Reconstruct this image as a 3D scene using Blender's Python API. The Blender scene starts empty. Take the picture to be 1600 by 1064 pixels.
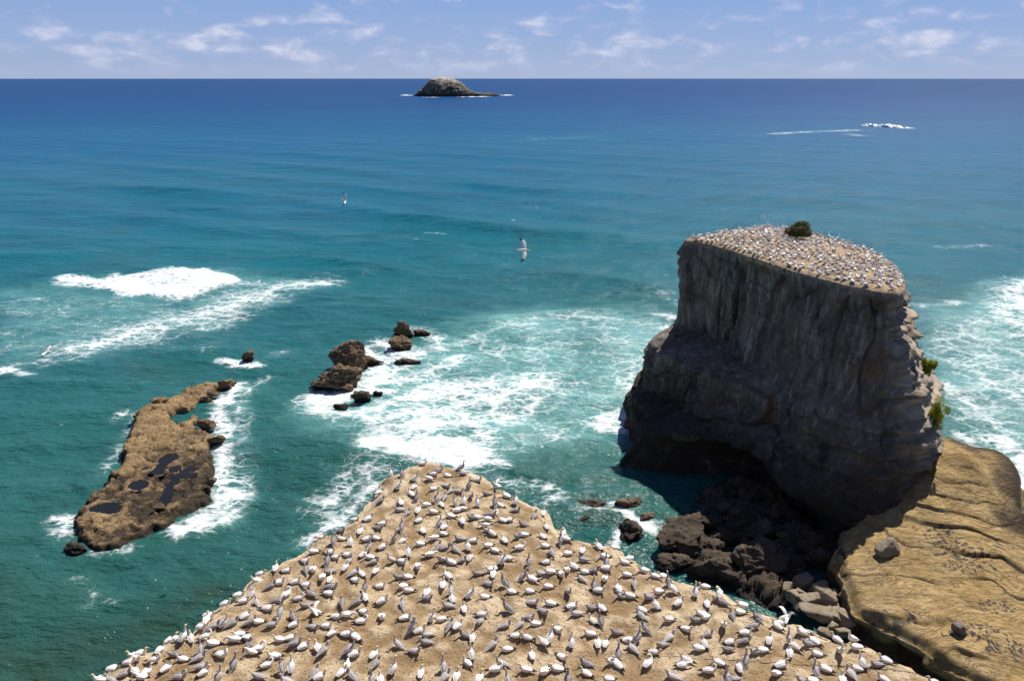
import bpy, bmesh, math, random
import numpy as np
from mathutils import Vector

# ------------------------------------------------------------------ camera, sky, sun, exposure
scene = bpy.context.scene
FOCAL = 1232.0                      # focal length in pixels of the 1600 px wide photograph
PITCH = math.radians(18.4)
CAM_Z = 54.0
ROLL = math.radians(0.0)
cam_data = bpy.data.cameras.new("camera")
cam_data.sensor_width = 36.0
cam_data.lens = 36.0 * FOCAL / 1600.0
cam_data.clip_start = 0.1
cam_data.clip_end = 90000.0
camera = bpy.data.objects.new("camera", cam_data)
camera.location = (0, 0, CAM_Z)
camera.rotation_euler = (math.radians(90) - PITCH, ROLL, 0)
scene.collection.objects.link(camera)
scene.camera = camera

SUN_AZ = math.radians(31)           # to the right of the view direction
SUN_EL = math.radians(50)
world = bpy.data.worlds.new("World")
scene.world = world
world.use_nodes = True
wn, wl = world.node_tree.nodes, world.node_tree.links
wn.clear()
w_out = wn.new("ShaderNodeOutputWorld")
w_bg = wn.new("ShaderNodeBackground")
w_bg.inputs["Strength"].default_value = 0.057
w_sky = wn.new("ShaderNodeTexSky")
w_sky.sky_type = 'NISHITA'
w_sky.sun_disc = False
w_sky.sun_elevation = SUN_EL
w_sky.sun_rotation = SUN_AZ
w_sky.altitude = 50
w_sky.air_density = 0.75
w_sky.dust_density = 0.0
w_sky.ozone_density = 5.0
w_tint = wn.new("ShaderNodeMix"); w_tint.data_type = 'RGBA'; w_tint.blend_type = 'MULTIPLY'
w_tint.inputs["Factor"].default_value = 1.0
w_tint.inputs["B"].default_value = (0.88, 0.86, 1.10, 1)
wl.new(w_sky.outputs[0], w_tint.inputs["A"])
# scattered fair-weather clouds, densest low above the horizon
w_tc = wn.new("ShaderNodeTexCoord")
def wmath(op, a, b=None, c=None, clamp=False):
    n = wn.new("ShaderNodeMath"); n.operation = op; n.use_clamp = clamp
    for i, v in enumerate((a, b, c)):
        if v is None: continue
        if isinstance(v, (int, float)): n.inputs[i].default_value = v
        else: wl.new(v, n.inputs[i])
    return n.outputs[0]
w_sep = wn.new("ShaderNodeSeparateXYZ"); wl.new(w_tc.outputs["Generated"], w_sep.inputs[0])
def wnoise(scale_xyz, detail, rough, offset):
    m = wn.new("ShaderNodeMapping"); m.inputs["Scale"].default_value = scale_xyz
    m.inputs["Location"].default_value = offset
    wl.new(w_tc.outputs["Generated"], m.inputs["Vector"])
    n = wn.new("ShaderNodeTexNoise"); n.inputs["Scale"].default_value = 1.0
    n.inputs["Detail"].default_value = detail; n.inputs["Roughness"].default_value = rough
    n.inputs["Distortion"].default_value = 0.35
    wl.new(m.outputs[0], n.inputs["Vector"])
    return n.outputs["Fac"]
c_big = wnoise((8.0, 8.0, 30.0), 2.0, 0.5, (3.1, 0.4, 1.7))
c_puff = wnoise((27.0, 27.0, 66.0), 7.0, 0.55, (0.6, 2.2, 5.3))
c_sum = wmath('ADD', wmath('MULTIPLY', c_big, 0.42), wmath('MULTIPLY', c_puff, 0.58))
c_elev = wn.new("ShaderNodeMapRange"); wl.new(w_sep.outputs["Z"], c_elev.inputs["Value"])
c_elev.inputs["From Min"].default_value = 0.012; c_elev.inputs["From Max"].default_value = 0.095
c_elev.inputs["To Min"].default_value = 0.435; c_elev.inputs["To Max"].default_value = 0.515
c_lo = wn.new("ShaderNodeMapRange"); wl.new(w_sep.outputs["Z"], c_lo.inputs["Value"])
c_lo.inputs["From Min"].default_value = 0.0; c_lo.inputs["From Max"].default_value = 0.03
c_cov = wmath('MULTIPLY', wmath('SUBTRACT', c_sum, c_elev.outputs[0]), 6.0, clamp=True)
c_fac = wmath('MULTIPLY', wmath('MULTIPLY', c_cov, c_lo.outputs[0]), 0.62, clamp=True)
w_cloud = wn.new("ShaderNodeMix"); w_cloud.data_type = 'RGBA'
wl.new(c_fac, w_cloud.inputs["Factor"])
w_cc = wn.new("ShaderNodeMix"); w_cc.data_type = 'RGBA'      # lilac-grey thin parts, white tops
wl.new(c_cov, w_cc.inputs["Factor"])
w_cc.inputs["A"].default_value = (5.2, 5.9, 9.4, 1)
w_cc.inputs["B"].default_value = (10.5, 10.5, 12.0, 1)
w_hz = wn.new("ShaderNodeMapRange"); wl.new(w_sep.outputs["Z"], w_hz.inputs["Value"])
w_hz.inputs["From Min"].default_value = 0.0; w_hz.inputs["From Max"].default_value = 0.12
w_hc = wn.new("ShaderNodeMix"); w_hc.data_type = 'RGBA'; wl.new(w_hz.outputs[0], w_hc.inputs["Factor"])
w_hc.inputs["A"].default_value = (4.9, 6.1, 9.0, 1); w_hc.inputs["B"].default_value = (2.9, 5.1, 9.4, 1)
w_hf = wn.new("ShaderNodeMapRange"); wl.new(w_sep.outputs["Z"], w_hf.inputs["Value"])
w_hf.inputs["From Min"].default_value = 0.08; w_hf.inputs["From Max"].default_value = 0.45
w_hf.inputs["To Min"].default_value = 0.85; w_hf.inputs["To Max"].default_value = 0.0
w_haze = wn.new("ShaderNodeMix"); w_haze.data_type = 'RGBA'; wl.new(w_hf.outputs[0], w_haze.inputs["Factor"])
wl.new(w_tint.outputs["Result"], w_haze.inputs["A"]); wl.new(w_hc.outputs["Result"], w_haze.inputs["B"])
wl.new(w_haze.outputs["Result"], w_cloud.inputs["A"])
wl.new(w_cc.outputs["Result"], w_cloud.inputs["B"])
wl.new(w_cloud.outputs["Result"], w_bg.inputs["Color"])
wl.new(w_bg.outputs[0], w_out.inputs["Surface"])

sun_data = bpy.data.lights.new("sun", 'SUN')
sun_data.energy = 5.0
sun_data.angle = math.radians(0.53)
sun_data.color = (1.0, 0.95, 0.87)
sun = bpy.data.objects.new("sun", sun_data)
SUN_DIR = Vector((math.sin(SUN_AZ) * math.cos(SUN_EL), math.cos(SUN_AZ) * math.cos(SUN_EL), math.sin(SUN_EL)))
sun.rotation_euler = (-SUN_DIR).to_track_quat('-Z', 'Y').to_euler()
sun.location = (60, 80, 140)
scene.collection.objects.link(sun)

scene.view_settings.view_transform = 'Standard'
scene.view_settings.look = 'None'
scene.view_settings.exposure = 0.42
scene.view_settings.gamma = 1.0
scene.view_settings.use_curve_mapping = False

# ------------------------------------------------------------------ projection helpers
CP, SP = math.cos(PITCH), math.sin(PITCH)
def ray(px, py):
    u = (px - 800.0) / FOCAL; v = (532.0 - py) / FOCAL
    return np.array([u, CP + v * SP, -SP + v * CP])
def on_z(px, py, z):
    d = ray(px, py); t = (z - CAM_Z) / d[2]
    return np.array([d[0] * t, d[1] * t, z])
def on_y(px, py, y):
    d = ray(px, py); t = y / d[1]
    return np.array([d[0] * t, y, CAM_Z + d[2] * t])
def at_dist(px, py, dist):
    d = ray(px, py); d = d / np.linalg.norm(d) * dist
    return np.array([d[0], d[1], CAM_Z + d[2]])
def wz(pts, z=0.0): return np.array([on_z(x, y, z)[:2] for x, y in pts])
def project(P):
    P = np.asarray(P, float)
    x, y, z = P[..., 0], P[..., 1], P[..., 2] - CAM_Z
    w = y * CP - z * SP
    return 800 + FOCAL * x / w, 532 - FOCAL * (y * SP + z * CP) / w, w

# ------------------------------------------------------------------ noise
def _hash(ix, iy, iz, seed):
    n = (ix.astype(np.int64) * 374761393 + iy.astype(np.int64) * 668265263 + iz.astype(np.int64) * 1274126177 + seed * 974634541) & 0xFFFFFFFF
    n = ((n ^ (n >> 13)) * 1274126177) & 0xFFFFFFFF
    n = ((n ^ (n >> 16)) * 2246822519) & 0xFFFFFFFF
    return ((n ^ (n >> 15)) & 0xFFFFFF) / float(0xFFFFFF)
def vnoise(x, y, z=None, seed=0):
    x = np.asarray(x, float); y = np.asarray(y, float)
    z = np.zeros_like(x) if z is None else np.asarray(z, float)
    x, y, z = np.broadcast_arrays(x, y, z)
    x0, y0, z0 = np.floor(x), np.floor(y), np.floor(z)
    fx, fy, fz = x - x0, y - y0, z - z0
    fx = fx * fx * fx * (fx * (fx * 6 - 15) + 10); fy = fy * fy * fy * (fy * (fy * 6 - 15) + 10); fz = fz * fz * fz * (fz * (fz * 6 - 15) + 10)
    r = 0
    for dx in (0, 1):
        for dy in (0, 1):
            for dz in (0, 1):
                w = (fx if dx else 1 - fx) * (fy if dy else 1 - fy) * (fz if dz else 1 - fz)
                r = r + w * _hash(x0 + dx, y0 + dy, z0 + dz, seed)
    return r * 2 - 1
def fbm(x, y, z=None, octaves=4, seed=0, gain=0.5, lac=2.03):
    a, s, tot = 1.0, 0.0, 0.0
    x = np.asarray(x, float); y = np.asarray(y, float); z = None if z is None else np.asarray(z, float)
    for k in range(octaves):
        s = s + a * vnoise(x, y, z, seed + 17 * k); tot += a
        a *= gain; x = x * lac; y = y * lac; z = None if z is None else z * lac
    return s / tot
def ridged(x, y, z=None, octaves=3, seed=0):
    a, s, tot = 1.0, 0.0, 0.0
    for k in range(octaves):
        f = lac = 2.1 ** k
        s = s + a * (1 - np.abs(vnoise(np.asarray(x) * f, np.asarray(y) * f, None if z is None else np.asarray(z) * f, seed + 31 * k)) * 2); tot += a
        a *= 0.5
    return s / tot
def worley(x, y, seed=0):
    x = np.asarray(x, float); y = np.asarray(y, float)
    x0, y0 = np.floor(x), np.floor(y); zz = np.zeros_like(x0)
    f1 = np.full(x.shape, 9.0); f2 = np.full(x.shape, 9.0); cid = np.zeros(x.shape)
    for dx in (-1, 0, 1):
        for dy in (-1, 0, 1):
            cx, cy = x0 + dx, y0 + dy
            d = np.hypot(cx + _hash(cx, cy, zz, seed) - x, cy + _hash(cx, cy, zz + 1, seed) - y)
            c = _hash(cx, cy, zz + 2, seed)
            near = d < f1
            f2 = np.where(near, f1, np.minimum(f2, d)); cid = np.where(near, c, cid); f1 = np.where(near, d, f1)
    return f1, f2 - f1, cid
def sstep(a, b, x):
    t = np.clip((np.asarray(x, float) - a) / (b - a), 0, 1)
    return t * t * (3 - 2 * t)

# ------------------------------------------------------------------ geometry helpers
def closed_curve(pts, n):
    """Catmull-Rom through closed control points, resampled to n points by length; also returns the fractional control index."""
    P = np.asarray(pts, float); m = len(P); k = 24
    t = np.linspace(0, 1, k, endpoint=False)[:, None]
    out, idx = [], []
    for i in range(m):
        a, b, c, d = P[i - 1], P[i], P[(i + 1) % m], P[(i + 2) % m]
        out.append(0.5 * ((2 * b) + (c - a) * t + (2 * a - 5 * b + 4 * c - d) * t * t + (3 * b - a - 3 * c + d) * t ** 3))
        idx.append(i + t[:, 0])
    Q = np.concatenate(out); I = np.concatenate(idx)
    Qc = np.vstack([Q, Q[:1]]); Ic = np.append(I, m)
    L = np.concatenate([[0], np.cumsum(np.linalg.norm(np.diff(Qc, axis=0), axis=1))])
    s = np.linspace(0, L[-1], n, endpoint=False)
    C = np.stack([np.interp(s, L, Qc[:, j]) for j in range(P.shape[1])], 1)
    return C, np.interp(s, L, Ic), s
def outward_normals(C, smooth=3):
    T = np.roll(C, -smooth, 0) - np.roll(C, smooth, 0)
    N = np.stack([T[:, 1], -T[:, 0]], 1)
    N /= np.linalg.norm(N, axis=1)[:, None] + 1e-9
    area = 0.5 * np.sum(C[:, 0] * np.roll(C[:, 1], -1) - np.roll(C[:, 0], -1) * C[:, 1])
    return N if area > 0 else -N
def inside_poly(x, y, P):
    x = np.asarray(x); y = np.asarray(y); r = np.zeros(x.shape, bool)
    for i in range(len(P)):
        x1, y1 = P[i - 1][:2]; x2, y2 = P[i][:2]
        if y1 == y2: continue
        c = (y1 > y) != (y2 > y)
        r ^= c & (x < (x2 - x1) * (y - y1) / (y2 - y1) + x1)
    return r
def dist_line(x, y, P, closed=True):
    d = np.full(np.shape(x), 1e9)
    rng = range(len(P)) if closed else range(1, len(P))
    for i in rng:
        x1, y1 = P[i - 1][:2]; x2, y2 = P[i][:2]
        dx, dy = x2 - x1, y2 - y1
        t = np.clip(((x - x1) * dx + (y - y1) * dy) / (dx * dx + dy * dy + 1e-12), 0, 1)
        d = np.minimum(d, np.hypot(x - x1 - t * dx, y - y1 - t * dy))
    return d
def raw_mesh(name, V, loops, sizes, mats, smooth=True, attrs=None, mat_idx=None):
    me = bpy.data.meshes.new(name)
    V = np.ascontiguousarray(V, dtype=np.float32); loops = np.ascontiguousarray(loops, dtype=np.int32)
    sizes = np.ascontiguousarray(sizes, dtype=np.int32)
    me.vertices.add(len(V)); me.vertices.foreach_set("co", V.ravel())
    me.loops.add(len(loops)); me.loops.foreach_set("vertex_index", loops)
    me.polygons.add(len(sizes))
    starts = np.concatenate([[0], np.cumsum(sizes)[:-1]]).astype(np.int32)
    me.polygons.foreach_set("loop_start", starts)
    if mat_idx is not None:
        me.polygons.foreach_set("material_index", np.ascontiguousarray(mat_idx, dtype=np.int32))
    me.polygons.foreach_set("use_smooth", np.full(len(sizes), smooth, dtype=bool))
    for m in (mats if isinstance(mats, (list, tuple)) else [mats]): me.materials.append(m)
    for k, a in (attrs or {}).items():
        at = me.attributes.new(k, 'FLOAT', 'POINT'); at.data.foreach_set("value", np.ascontiguousarray(a, dtype=np.float32).ravel())
    me.update(calc_edges=True); me.validate()
    return me
def grid_faces(R, M, off=0, closed=True, flip=False):
    r = np.arange(R - 1)[:, None]; c = np.arange(M if closed else M - 1)[None, :]
    a = r * M + c; b = r * M + (c + 1) % M; d = (r + 1) * M + c; e = (r + 1) * M + (c + 1) % M
    q = np.stack([a, d, e, b] if not flip else [a, b, e, d], -1).reshape(-1, 4) + off
    return q
def obj(name, mesh, parent=None):
    o = bpy.data.objects.new(name, mesh); scene.collection.objects.link(o)
    if parent is not None: o.parent = parent
    return o
def tag(o, label=None, category=None, group=None, kind=None):
    for k, v in (("label", label), ("category", category), ("group", group), ("kind", kind)):
        if v is not None: o[k] = v
    return o
def rings_mesh(name, rings, mats, attrs=None, smooth=True):
    """rings: (R, M, 3), the first ring collapses to its centre; the outline runs counter-clockwise seen from above."""
    R, M, _ = rings.shape
    centre = rings[0].mean(0)
    V = np.vstack([centre[None], rings[1:].reshape(-1, 3)])
    q = grid_faces(R - 1, M, 1)
    i = np.arange(M); fan = np.stack([np.zeros(M, int), 1 + i, 1 + (i + 1) % M], 1)
    loops = np.concatenate([fan.ravel(), q.ravel()]); sizes = np.concatenate([np.full(M, 3), np.full(len(q), 4)])
    at = {k: np.concatenate([[a[0].mean()], a[1:].ravel()]) for k, a in (attrs or {}).items()}
    return raw_mesh(name, V, loops, sizes, mats, smooth, at)
def ccw(P):
    P = np.asarray(P, float)
    a = np.sum(P[:, 0] * np.roll(P[:, 1], -1) - np.roll(P[:, 0], -1) * P[:, 1])
    return P if a > 0 else P[::-1]

# ------------------------------------------------------------------ material helpers
class NT:
    def __init__(s, name):
        s.mat = bpy.data.materials.new(name); s.mat.use_nodes = True
        s.t = s.mat.node_tree; s.t.nodes.clear()
        s.out = s.n("ShaderNodeOutputMaterial"); s.p = s.n("ShaderNodeBsdfPrincipled")
        s.l(s.p.outputs[0], s.out.inputs["Surface"])
        s.geo = s.n("ShaderNodeNewGeometry"); s.pos = s.geo.outputs["Position"]
    def n(s, k): return s.t.nodes.new(k)
    def l(s, a, b): s.t.links.new(a, b)
    def set(s, sock, v):
        if isinstance(v, bpy.types.NodeSocket): s.l(v, sock)
        elif isinstance(v, tuple) and len(v) == 3 and sock.type == 'RGBA': sock.default_value = (*v, 1)
        else: sock.default_value = v
    def math(s, op, a, b=None, c=None, clamp=False):
        n = s.n("ShaderNodeMath"); n.operation = op; n.use_clamp = clamp
        for i, v in enumerate((a, b, c)):
            if v is not None: s.set(n.inputs[i], v)
        return n.outputs[0]
    def mapping(s, scale, vec=None, rot=(0, 0, 0), loc=(0, 0, 0)):
        m = s.n("ShaderNodeMapping"); m.inputs["Scale"].default_value = scale; m.inputs["Rotation"].default_value = rot; m.inputs["Location"].default_value = loc
        s.l(vec or s.pos, m.inputs["Vector"]); return m.outputs[0]
    def noise(s, scale, detail=4.0, rough=0.55, vec=None, dist=0.0, color=False):
        n = s.n("ShaderNodeTexNoise"); n.inputs["Scale"].default_value = scale; n.inputs["Detail"].default_value = detail
        n.inputs["Roughness"].default_value = rough; n.inputs["Distortion"].default_value = dist
        s.l(vec or s.pos, n.inputs["Vector"]); return n.outputs["Color" if color else "Fac"]
    def voronoi(s, scale, feature='F1', vec=None, rand=1.0, out="Distance"):
        n = s.n("ShaderNodeTexVoronoi"); n.feature = feature; n.inputs["Scale"].default_value = scale; n.inputs["Randomness"].default_value = rand
        s.l(vec or s.pos, n.inputs["Vector"]); return n.outputs[out]
    def rng(s, v, a, b, c=0.0, d=1.0, smooth=True):
        n = s.n("ShaderNodeMapRange"); n.interpolation_type = 'SMOOTHSTEP' if smooth else 'LINEAR'
        s.set(n.inputs["Value"], v)
        for k, x in (("From Min", a), ("From Max", b), ("To Min", c), ("To Max", d)): s.set(n.inputs[k], x)
        return n.outputs[0]
    def mix(s, f, a, b, mode='MIX'):
        n = s.n("ShaderNodeMix"); n.data_type = 'RGBA'; n.blend_type = mode
        s.set(n.inputs["Factor"], f); s.set(n.inputs["A"], a); s.set(n.inputs["B"], b)
        return n.outputs["Result"]
    def attr(s, name):
        n = s.n("ShaderNodeAttribute"); n.attribute_name = name; return n.outputs["Fac"]
    def bump(s, h, dist, strength=1.0, normal=None):
        b = s.n("ShaderNodeBump"); b.inputs["Distance"].default_value = dist; s.set(b.inputs["Strength"], strength)
        s.l(h, b.inputs["Height"])
        if normal is not None: s.l(normal, b.inputs["Normal"])
        return b.outputs[0]
    def ramp(s, f, stops):
        r = s.n("ShaderNodeValToRGB"); e = r.color_ramp.elements
        while len(e) < len(stops): e.new(0.5)
        for x, (p, c) in zip(e, stops): x.position = p; x.color = (*c, 1)
        s.set(r.inputs["Fac"], f); return r.outputs["Color"]
    def sepz(s, vec=None, i="Z"):
        n = s.n("ShaderNodeSeparateXYZ"); s.l(vec or s.pos, n.inputs[0]); return n.outputs[i]
    def done(s, color, rough=0.85, spec=0.3, normal=None):
        s.set(s.p.inputs["Base Color"], color); s.set(s.p.inputs["Roughness"], rough); s.set(s.p.inputs["Specular IOR Level"], spec)
        if normal is not None: s.l(normal, s.p.inputs["Normal"])
        return s.mat

def mat_sea():
    m = NT("sea_water")
    deep = m.attr("deep"); F = m.attr("foam"); aer = m.attr("aerated"); olive = m.attr("olive")
    base = m.ramp(deep, [(0.0, (0.022, 0.080, 0.064)), (0.16, (0.020, 0.114, 0.105)), (0.40, (0.010, 0.128, 0.168)),
                         (0.64, (0.003, 0.098, 0.205)), (0.84, (0.003, 0.054, 0.174)), (1.0, (0.002, 0.040, 0.142))])
    patch = m.rng(m.noise(0.035, 4, 0.6), 0.38, 0.68)
    base = m.mix(m.math('MULTIPLY', patch, 0.35), base, m.mix(deep, (0.020, 0.085, 0.070), (0.006, 0.06, 0.15)))
    base = m.mix(olive, base, (0.024, 0.044, 0.022))
    milk = m.math('MULTIPLY', aer, m.rng(m.noise(0.09, 4, 0.6), 0.25, 0.7, 0.35, 1.15))
    base = m.mix(m.math('MULTIPLY', milk, 0.80, clamp=True), base, (0.17, 0.40, 0.385))
    # foam lace
    warp = m.n("ShaderNodeVectorMath"); warp.operation = 'MULTIPLY_ADD'
    m.l(m.noise(0.30, 3, 0.6, color=True), warp.inputs[0]); warp.inputs[1].default_value = (3.6, 3.6, 0); m.l(m.pos, warp.inputs[2])
    wv = m.mapping((0.60, 1.05, 0.0), warp.outputs[0], rot=(0, 0, math.radians(-12)))
    e1 = m.math('SUBTRACT', 1.0, m.math('MULTIPLY', m.voronoi(0.30, 'DISTANCE_TO_EDGE', wv), 5.0, clamp=True))
    e2 = m.math('SUBTRACT', 1.0, m.math('MULTIPLY', m.voronoi(0.85, 'DISTANCE_TO_EDGE', wv), 4.2, clamp=True))
    lace = m.math('MAXIMUM', e1, m.math('MULTIPLY', e2, 0.82))
    n1 = m.rng(m.noise(0.10, 3, 0.6), 0.30, 0.70, smooth=False)
    n2 = m.rng(m.noise(1.1, 6, 0.72), 0.25, 0.75, smooth=False)
    pat = m.math('ADD', m.math('ADD', m.math('MULTIPLY', lace, 0.42), m.math('MULTIPLY', n1, 0.26)), m.math('MULTIPLY', n2, 0.34))
    th = m.math('SUBTRACT', 1.02, m.math('MULTIPLY', F, 0.80))
    foam = m.rng(pat, m.math('SUBTRACT', th, 0.18), m.math('ADD', th, 0.36))
    foam = m.math('MULTIPLY', foam, m.rng(F, 0.02, 0.12))
    # stray whitecap flecks
    fl = m.noise(0.42, 6, 0.7, m.mapping((0.55, 1.6, 1.0), loc=(7, 3, 0)))
    fleck = m.math('MULTIPLY', m.rng(fl, 0.685, 0.75), m.rng(deep, 0.55, 0.75, 0.8, 0.0))
    foam = m.math('MAXIMUM', foam, fleck)
    col = m.mix(m.math('MULTIPLY', foam, 0.95), base, (0.83, 0.86, 0.86))
    # ripples
    rip = m.mapping((0.55, 1.0, 1.0), rot=(0, 0, math.radians(14)))
    h1 = m.noise(0.34, 5, 0.66, rip); h3 = m.noise(0.06, 2, 0.5, rip)
    hh = m.math('ADD', m.math('MULTIPLY', h1, 1.25), m.math('MULTIPLY', h3, 3.0))
    nrm = m.bump(hh, 1.15, 0.9)
    m.done(col, m.math('ADD', m.rng(deep, 0.2, 0.8, 0.12, 0.32), m.math('MULTIPLY', foam, 0.5)), m.math('MAXIMUM', 0.05, m.math('SUBTRACT', m.rng(deep, 0.06, 0.45, 0.24, 0.035), m.math('MULTIPLY', foam, 0.2))), nrm)
    m.p.inputs["IOR"].default_value = 1.33
    return m.mat

def mat_colony():
    """Sandy guano-stained ground where the birds nest; cliff rock below the rim."""
    m = NT("colony_ground")
    pale = m.attr("pale"); wall = m.attr("wall")
    a = m.noise(0.55, 5, 0.6); b = m.noise(4.0, 5, 0.7); g = m.noise(22.0, 3, 0.7)
    col = m.mix(m.rng(a, 0.3, 0.7), (0.275, 0.178, 0.086), (0.400, 0.278, 0.150))
    col = m.mix(m.math('MULTIPLY', m.rng(b, 0.40, 0.72), 0.6), col, (0.42, 0.29, 0.165))
    col = m.mix(m.math('MULTIPLY', m.rng(g, 0.56, 0.72), 0.45), col, (0.11, 0.07, 0.04))
    col = m.mix(m.math('MULTIPLY', m.rng(m.noise(34.0, 2, 0.6), 0.64, 0.74), 0.75), col, (0.66, 0.57, 0.44))
    splash = m.rng(m.noise(2.6, 6, 0.75, dist=0.6), 0.60, 0.70)
    col = m.mix(m.math('MULTIPLY', splash, 0.6), col, (0.70, 0.61, 0.48))
    pf = m.math('MULTIPLY', pale, m.rng(m.noise(2.8, 5, 0.70), 0.28, 0.52), clamp=True)
    col = m.mix(m.math('MULTIPLY', pf, 0.95), col, m.mix(b, (0.60, 0.44, 0.25), (0.80, 0.68, 0.50)))
    st = m.noise(1.0, 5, 0.6, m.mapping((0.25, 0.25, 2.2)))
    rock = m.mix(m.rng(st, 0.3, 0.7), (0.12, 0.095, 0.07), (0.34, 0.27, 0.18))
    col = m.mix(wall, col, rock)
    pit = m.rng(m.math('ADD', m.voronoi(5.5), m.math('MULTIPLY', g, 0.3)), 0.20, 0.42)
    col = m.mix(m.math('MULTIPLY', m.math('SUBTRACT', 1.0, pit), 0.45), col, (0.14, 0.092, 0.050))
    h = m.math('ADD', m.math('ADD', m.math('MULTIPLY', b, 0.9), m.math('MULTIPLY', g, 0.45)), m.math('MULTIPLY', pit, 0.5))
    return m.done(col, 0.95, 0.15, m.bump(h, 0.17, 1.0))

def mat_stack():
    m = NT("stack_rock")
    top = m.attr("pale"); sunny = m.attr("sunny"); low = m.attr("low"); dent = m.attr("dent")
    z = m.sepz()
    streak = m.noise(1.0, 5, 0.62, m.mapping((0.38, 0.38, 0.070)))
    streak2 = m.noise(1.0, 4, 0.6, m.mapping((1.2, 1.2, 0.20), loc=(4, 9, 0)))
    blotch = m.noise(0.22, 5, 0.6)
    col = m.mix(m.rng(blotch, 0.3, 0.7), (0.110, 0.090, 0.070), (0.225, 0.188, 0.152))
    col = m.mix(m.math('MULTIPLY', m.rng(streak2, 0.48, 0.74), 0.8), col, (0.43, 0.380, 0.330))
    col = m.mix(m.math('MULTIPLY', m.rng(streak, 0.56, 0.70), 0.85), col, (0.22, 0.090, 0.026))
    col = m.mix(m.math('MULTIPLY', m.rng(streak, 0.44, 0.32), 0.9), col, (0.032, 0.025, 0.020))
    strata = m.noise(1.0, 5, 0.6, m.mapping((0.10, 0.10, 1.5), rot=(0.06, -0.05, 0)))
    col = m.mix(m.math('MULTIPLY', m.rng(strata, 0.55, 0.72), 0.5), col, (0.07, 0.055, 0.045))
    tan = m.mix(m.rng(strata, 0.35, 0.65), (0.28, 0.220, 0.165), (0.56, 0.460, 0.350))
    col = m.mix(sunny, col, tan)  # paler tan paints the right flank's sunlight into its colour
    wet = m.math('MULTIPLY', low, m.rng(m.noise(0.5, 5, 0.65), 0.15, 0.50), clamp=True)  # wet tidal rock at the foot, plus painted shade on the lower wall
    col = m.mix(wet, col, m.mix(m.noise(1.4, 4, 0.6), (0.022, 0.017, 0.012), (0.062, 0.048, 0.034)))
    guano = m.math('MULTIPLY', top, m.rng(m.noise(1.1, 5, 0.65), 0.25, 0.6), clamp=True)
    col = m.mix(m.math('MULTIPLY', dent, 0.8), col, (0.04, 0.032, 0.026))
    col = m.mix(guano, col, m.mix(m.noise(2.2, 4, 0.6), (0.26, 0.155, 0.075), (0.60, 0.47, 0.33)))
    h = m.math('ADD', m.noise(1.2, 7, 0.68), m.math('MULTIPLY', m.noise(6.0, 5, 0.7), 0.22))
    return m.done(col, 0.9, 0.2, m.bump(h, 0.55, 0.9))

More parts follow.
